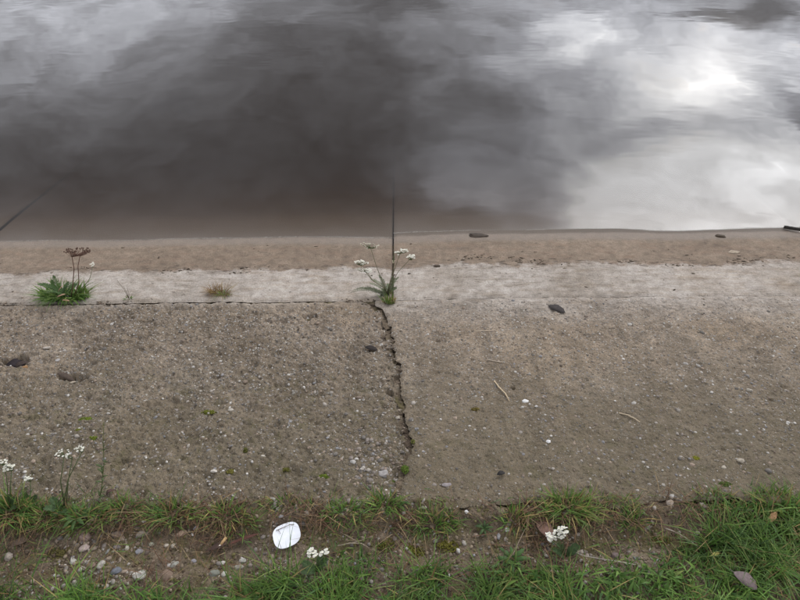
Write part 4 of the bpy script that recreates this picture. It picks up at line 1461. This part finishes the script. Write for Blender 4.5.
# ------------------------------------------------------------------ litter, leaves, sticks
def disc():
    q = gpt(287.5, 537, 0.017)
    ob = empty('paper_disc', q, 'white rounded paper disc lying on the bare earth', 'litter')
    n = 40
    mb = MB()
    rx, ry = 0.036, 0.031
    ring = []
    for k in range(n):
        a = 2 * math.pi * k / n
        ca, sa = math.cos(a), math.sin(a)
        e = 0.72                                  # rounded-square outline
        x = rx * math.copysign(abs(ca) ** e, ca); y = ry * math.copysign(abs(sa) ** e, sa)
        x, y = x * math.cos(0.35) - y * math.sin(0.35), x * math.sin(0.35) + y * math.cos(0.35)
        ring.append((x, y))
    zf = lambda x, y: 0.10 * y + 2.2 * x * x + 0.05 * x
    vs = [(0, 0, zf(0, 0) + 0.0008)] + [(x * 0.6, y * 0.6, zf(x * 0.6, y * 0.6) + 0.0008) for x, y in ring] + [(x, y, zf(x, y) + 0.0008) for x, y in ring]
    top_n = len(vs)
    vs += [(x, y, z - 0.0012) for x, y, z in vs]
    fs = []
    for o_, flip in ((0, 0), (top_n, 1)):
        for k in range(n):
            k2 = (k + 1) % n
            a_ = [(o_, o_ + 1 + k, o_ + 1 + k2), (o_ + 1 + k, o_ + 1 + n + k, o_ + 1 + n + k2, o_ + 1 + k2)]
            fs += [t[::-1] if flip else t for t in a_]
    for k in range(n):
        k2 = (k + 1) % n
        fs.append((1 + n + k, top_n + 1 + n + k, top_n + 1 + n + k2, 1 + n + k2))
    mb.add(vs, fs, (0.80, 0.81, 0.84))
    mb.build('sheet', M_PAPER, ob, smooth=False)

disc()


def stick(name, pts, r0, r1, col, label, cat, group, m=None, side=None):
    mb = MB(); mb.add(*tube(pts, r0, r1, 6), col=[tuple(np.array(col) * random.uniform(0.8, 1.2)) for _ in range(len(pts) * 6)])
    if side:
        mb.add(*tube(side, r1 * 1.2, r1 * 0.7, 5), col=col)
    o = mb.build(name, m or M_DRY, None, origin=tuple(pts[0]))
    return tag(o, label, cat, group)


G1 = 'dry sticks lying on the ground'
dd = gpt(287, 537, 0.0)
stick('twig', [gpt(277, 533, 0.022), gpt(284, 530, 0.021), gpt(291, 527.5, 0.020), gpt(300, 526, 0.012), gpt(318, 526.5, 0.008), gpt(326, 527, 0.006)], 0.0009, 0.0006, (0.16, 0.12, 0.10),
      'thin dark stem lying across the white paper disc', 'twig', G1, side=[gpt(279, 532, 0.022), gpt(281.5, 536, 0.021)])
stick('twig', [gpt(664, 530, 0.012), gpt(674, 533, 0.014), gpt(684, 539, 0.016), gpt(693, 545, 0.015), gpt(702, 550, 0.012)], 0.0016, 0.0009, (0.36, 0.31, 0.25),
      'pale thin twig above the right hand grass', 'twig', G1)
stick('twig', [gpt(571, 552, 0.010), gpt(583, 558, 0.014), gpt(600, 561, 0.015), gpt(617, 564, 0.014), gpt(634, 567, 0.010)], 0.0018, 0.0011, (0.33, 0.29, 0.24),
      'dry curved twig below the round tan pebble', 'twig', G1)
stick('twig', [gpt(505, 566, 0.015), gpt(513, 555, 0.02), gpt(520, 540, 0.024), gpt(526, 528, 0.02)], 0.0014, 0.0008, (0.22, 0.17, 0.12),
      'thin brown stem leaning left of the curled brown leaf', 'twig', G1)
stick('twig', [gpt(338, 548, 0.012), gpt(350, 545, 0.012), gpt(362, 545, 0.012), gpt(370, 550, 0.01)], 0.0014, 0.0008, (0.3, 0.25, 0.18),
      'dry forked twig right of the white flower pair', 'twig', G1, side=[gpt(352, 545, 0.012), gpt(365, 541, 0.014)])
stick('twig', [gpt(340, 533, 0.008), gpt(352, 540, 0.010), gpt(366, 548, 0.010), gpt(372, 552, 0.008)], 0.0010, 0.0007, (0.26, 0.2, 0.15),
      'thin dry stem slanting above the forked twig', 'twig', G1)
stick('straw', [bpt(494, 383, 0.004), bpt(499, 389, 0.004), bpt(505, 396, 0.005), bpt(509, 402.5, 0.004)], 0.0022, 0.0018, (0.55, 0.43, 0.28),
      'longest straw stick slanting on the right slab by a dark pit', 'straw', G1)
stick('straw', [bpt(619, 413, 0.004), bpt(628, 416, 0.005), bpt(635, 419.5, 0.005), bpt(640, 422, 0.004)], 0.0020, 0.0015, (0.52, 0.42, 0.29),
      'curved straw stick near the middle of the right slab', 'straw', G1)
stick('straw', [bpt(487, 361.5, 0.004), bpt(495, 362.5, 0.004), bpt(503, 364, 0.004)], 0.0018, 0.0014, (0.48, 0.40, 0.31),
      'short straw stick just above the longest one', 'straw', G1)
stick('straw', [bpt(476, 333, 0.004), bpt(486, 332, 0.004), bpt(496, 331.5, 0.004)], 0.0018, 0.0013, (0.5, 0.40, 0.30),
      'short flat straw highest up on the right slab', 'straw', G1)
stick('twig', [bpt(783, 229, 0.01), bpt(797, 232, 0.014), bpt(812, 234, 0.012)], 0.008, 0.007, (0.035, 0.03, 0.026),
      'thick dark stick end at the water edge, far right', 'twig', G1)
stick('twig', [gpt(735, 513, 0.012), gpt(748, 514, 0.014), gpt(757, 519, 0.012)], 0.0022, 0.0014, (0.13, 0.10, 0.08),
      'short dark twig on the grassy rim at right', 'twig', G1)


def butt():
    a, b = gpt(218.5, 548.5, 0.013), gpt(227, 538.5, 0.016)
    ob = empty('cigarette_butt', gpt(222, 543, 0.0), 'tan cigarette butt resting on a dark leaf strip', 'litter')
    d = b - a
    for nm, k0, k1, col, r in (('paper_end', 0.0, 0.30, (0.62, 0.55, 0.46), 0.0037), ('filter', 0.30, 1.0, (0.50, 0.32, 0.15), 0.0039)):
        mb = MB(); mb.add(*tube([a + d * k0, a + d * (k0 + (k1 - k0) * 0.5), a + d * k1], r, r * 0.96, 10), col=col)
        o = mb.build(nm, M_PAPER); o.parent = ob; o.location = -ob.location


butt()


def free_leaf(base, tip, w, col, label, curl=0.12, fold=0.3, seed=3, lobed=0.0, stalk=True):
    root = empty('dead_leaf', base, label, 'leaf', 'dead leaves')
    add_leaf(root, base, tip, w, col, fold, curl, 'leaf_blade', M_DRY, 9, lobed, seed)
    if stalk:
        d = (Vector(base) - Vector(tip)).normalized()
        add_stem(root, [Vector(base) + Vector((0, 0, 0.001)), Vector(base) + d * 0.012 + Vector((0, 0, 0.003))], 0.0011, 0.0008, np.array(col) * 0.8, M_DRY, 'leaf_stalk', 5)
    return root


free_leaf(bpt(548.5, 306.5, 0.004), bpt(565, 314.5, 0.004), 0.036, (0.045, 0.038, 0.035), 'dark oval dead leaf alone on the right slab near the pale band', 0.06, 0.15)
free_leaf(gpt(726, 579, 0.035), gpt(750, 595, 0.03), 0.034, (0.17, 0.13, 0.125), 'grey brown dead leaf lying in the right hand grass', 0.12, 0.25)
free_leaf(gpt(536, 524, 0.014), gpt(553, 542, 0.012), 0.036, (0.20, 0.12, 0.09), 'curled brown dead leaf behind the white flower head', 0.18, 0.5)
free_leaf(gpt(259, 534, 0.012), gpt(228, 545, 0.010), 0.009, (0.10, 0.045, 0.035), 'long reddish brown leaf strip right of the cigarette butt', 0.04, 0.5, stalk=False)
free_leaf(gpt(229, 543, 0.010), gpt(204, 553, 0.010), 0.013, (0.06, 0.038, 0.03), 'dark curled leaf strip under the cigarette butt', 0.10, 0.5, stalk=False)
free_leaf(gpt(30, 540, 0.008), gpt(12, 548, 0.008), 0.02, (0.10, 0.07, 0.05), 'small dark dead leaf near the left edge of the earth strip', 0.1, 0.4)
free_leaf(bpt(107, 497, 0.006), bpt(117, 493.5, 0.01), 0.012, (0.08, 0.05, 0.04), 'small curled dead leaf right of the thin weed stalk', 0.3, 0.4)
free_leaf(gpt(772, 516, 0.02), gpt(763, 527, 0.018), 0.016, (0.34, 0.2, 0.10), 'orange brown dead leaf in the grass near the right edge', 0.2, 0.4)
free_leaf(gpt(708, 559, 0.03), gpt(716, 556, 0.032), 0.010, (0.36, 0.34, 0.10), 'small yellow leaf on the right hand grass', 0.1, 0.3)
free_leaf(bpt(497, 475, 0.004), bpt(505, 474, 0.006), 0.014, (0.03, 0.027, 0.025), 'small black leaf scrap low on the right slab', 0.2, 0.4, stalk=False)
free_leaf(bpt(4, 361, 0.004), bpt(22, 358, 0.006), 0.04, (0.028, 0.022, 0.024), 'dark flat scrap in the hollow at the left edge', 0.15, 0.4, stalk=False)  # dark flat piece laid inside the hollow
free_leaf(bpt(12, 364, 0.006), bpt(30, 362, 0.006), 0.022, (0.05, 0.036, 0.03), 'dark brown scrap beside the rusty orange stone', 0.2, 0.4, stalk=False)  # second, browner piece in the same hollow
free_leaf(bpt(365, 347, 0.002), bpt(378, 349, 0.003), 0.022, (0.03, 0.024, 0.021), 'dark oval scrap in the small hollow left of the crack', 0.05, 0.3, stalk=False)  # dark oval piece covering the floor of the small hollow
free_leaf(bpt(58, 374, 0.004), bpt(74, 378, 0.004), 0.020, (0.075, 0.055, 0.042), 'brown scrap in the shallow pit on the left slab', 0.1, 0.4, stalk=False)  # dark brown piece laid in the pit


# ------------------------------------------------------------------ debris left by the water, crumbs in the crack, pale bits at the edge
def debris():
    Vs, Fs, Cs, o = [], [], [], 0
    tv, tf = stone_template(1, 15, 0.45)
    for kind, n in (('tide', 2200), ('silt', 500), ('crack', 170), ('joint', 300)):
        if kind == 'tide':
            u = RNG.uniform(-2.0, 2.0, n); v = RNG.normal(1.285, 0.018, n) + 0.05 * fbm(u * 2.2, u * 0, 171, 2)
            keep = fbm(u * 7, v * 14, 172, 2) > RNG.uniform(-0.1, 1.0, n)
        elif kind == 'silt':
            u = RNG.uniform(-2.0, 2.0, n); v = RNG.uniform(1.05, 1.52, n)
            keep = fbm(u * 5, v * 12, 173, 2) > RNG.uniform(-0.1, 1.0, n)
        elif kind == 'crack':
            v = RNG.uniform(0.0, 1.0, n); u = crack_u(v) - np.abs(RNG.normal(0, 0.016, n)); keep = v > -1
        else:
            u = RNG.uniform(-1.9, 0.0, n); v = RNG.normal(V_JOINT, 0.008, n); keep = fbm(u * 6, u * 0, 174, 2) > -0.1
        u, v = u[keep], v[keep]; n = len(u)
        r = 0.0012 + 0.0042 * RNG.random(n) ** 2.4
        h = np.where(u < UJ, bank_h(u, v, -1), bank_h(u, v, 1))
        pos = np.stack([u, Y0 + v * cs + h * sn, -v * sn + h * cs], -1)
        scl = np.stack([r * RNG.uniform(0.9, 2.4, n), r, r * 0.5], -1)
        cols = np.array([(0.05, 0.038, 0.028), (0.09, 0.068, 0.05), (0.15, 0.115, 0.085), (0.22, 0.18, 0.14)])[RNG.choice(4, n, p=(0.2, 0.3, 0.3, 0.2))] * RNG.uniform(0.7, 1.3, (n, 1))
        V, F, C = scatter(tv, tf, pos, scl, RNG.normal(0, 0.5, n), cols, np.full(n, -SLOPE))
        Vs.append(V); Fs.append(F + o); Cs.append(C); o += len(V)
    me = np_mesh('drift_crumbs', np.concatenate(Vs), tris=np.concatenate(Fs), col=np.concatenate(Cs))
    tag(link('drift_crumbs', me, M_SOILBIT), 'dark crumbs and drift bits along the tide mark and joints', 'debris', kind='stuff')
    n = 9000
    u = np.concatenate([RNG.uniform(-2.1, UJ, 2500), RNG.uniform(UJ, 2.1, 6500)])
    v = np.full(n, 1.6)
    for _ in range(6):
        h = np.where(u < UJ, bank_h(u, v, -1), bank_h(u, v, 1))
        v = (h * cs - Z_WATER) / sn
    keep = fbm(u * 4, u * 0, 181, 3) > RNG.uniform(-1.0, 0.9, n)
    u, v = u[keep], v[keep]; n = len(u)
    r = RNG.uniform(0.0006, 0.0014, n)
    pos = np.stack([u, Y0 + v * cs + np.abs(RNG.normal(0, 0.0035, n)), np.full(n, Z_WATER)], -1)
    V, F, C = scatter(*stone_template(1, 16, 0.2), pos, np.stack([r * 1.8, r, r * 0.5], -1), RNG.normal(0, 0.3, n), np.array([(0.40, 0.37, 0.33)]) * RNG.uniform(0.7, 1.2, (n, 1)))  # tiny pale bits strung along the waterline
    tag(link('flecks', np_mesh('flecks', V, tris=F, col=C), M_PETAL), 'thin line of tiny pale bits along the water edge', 'flecks', kind='stuff')


debris()
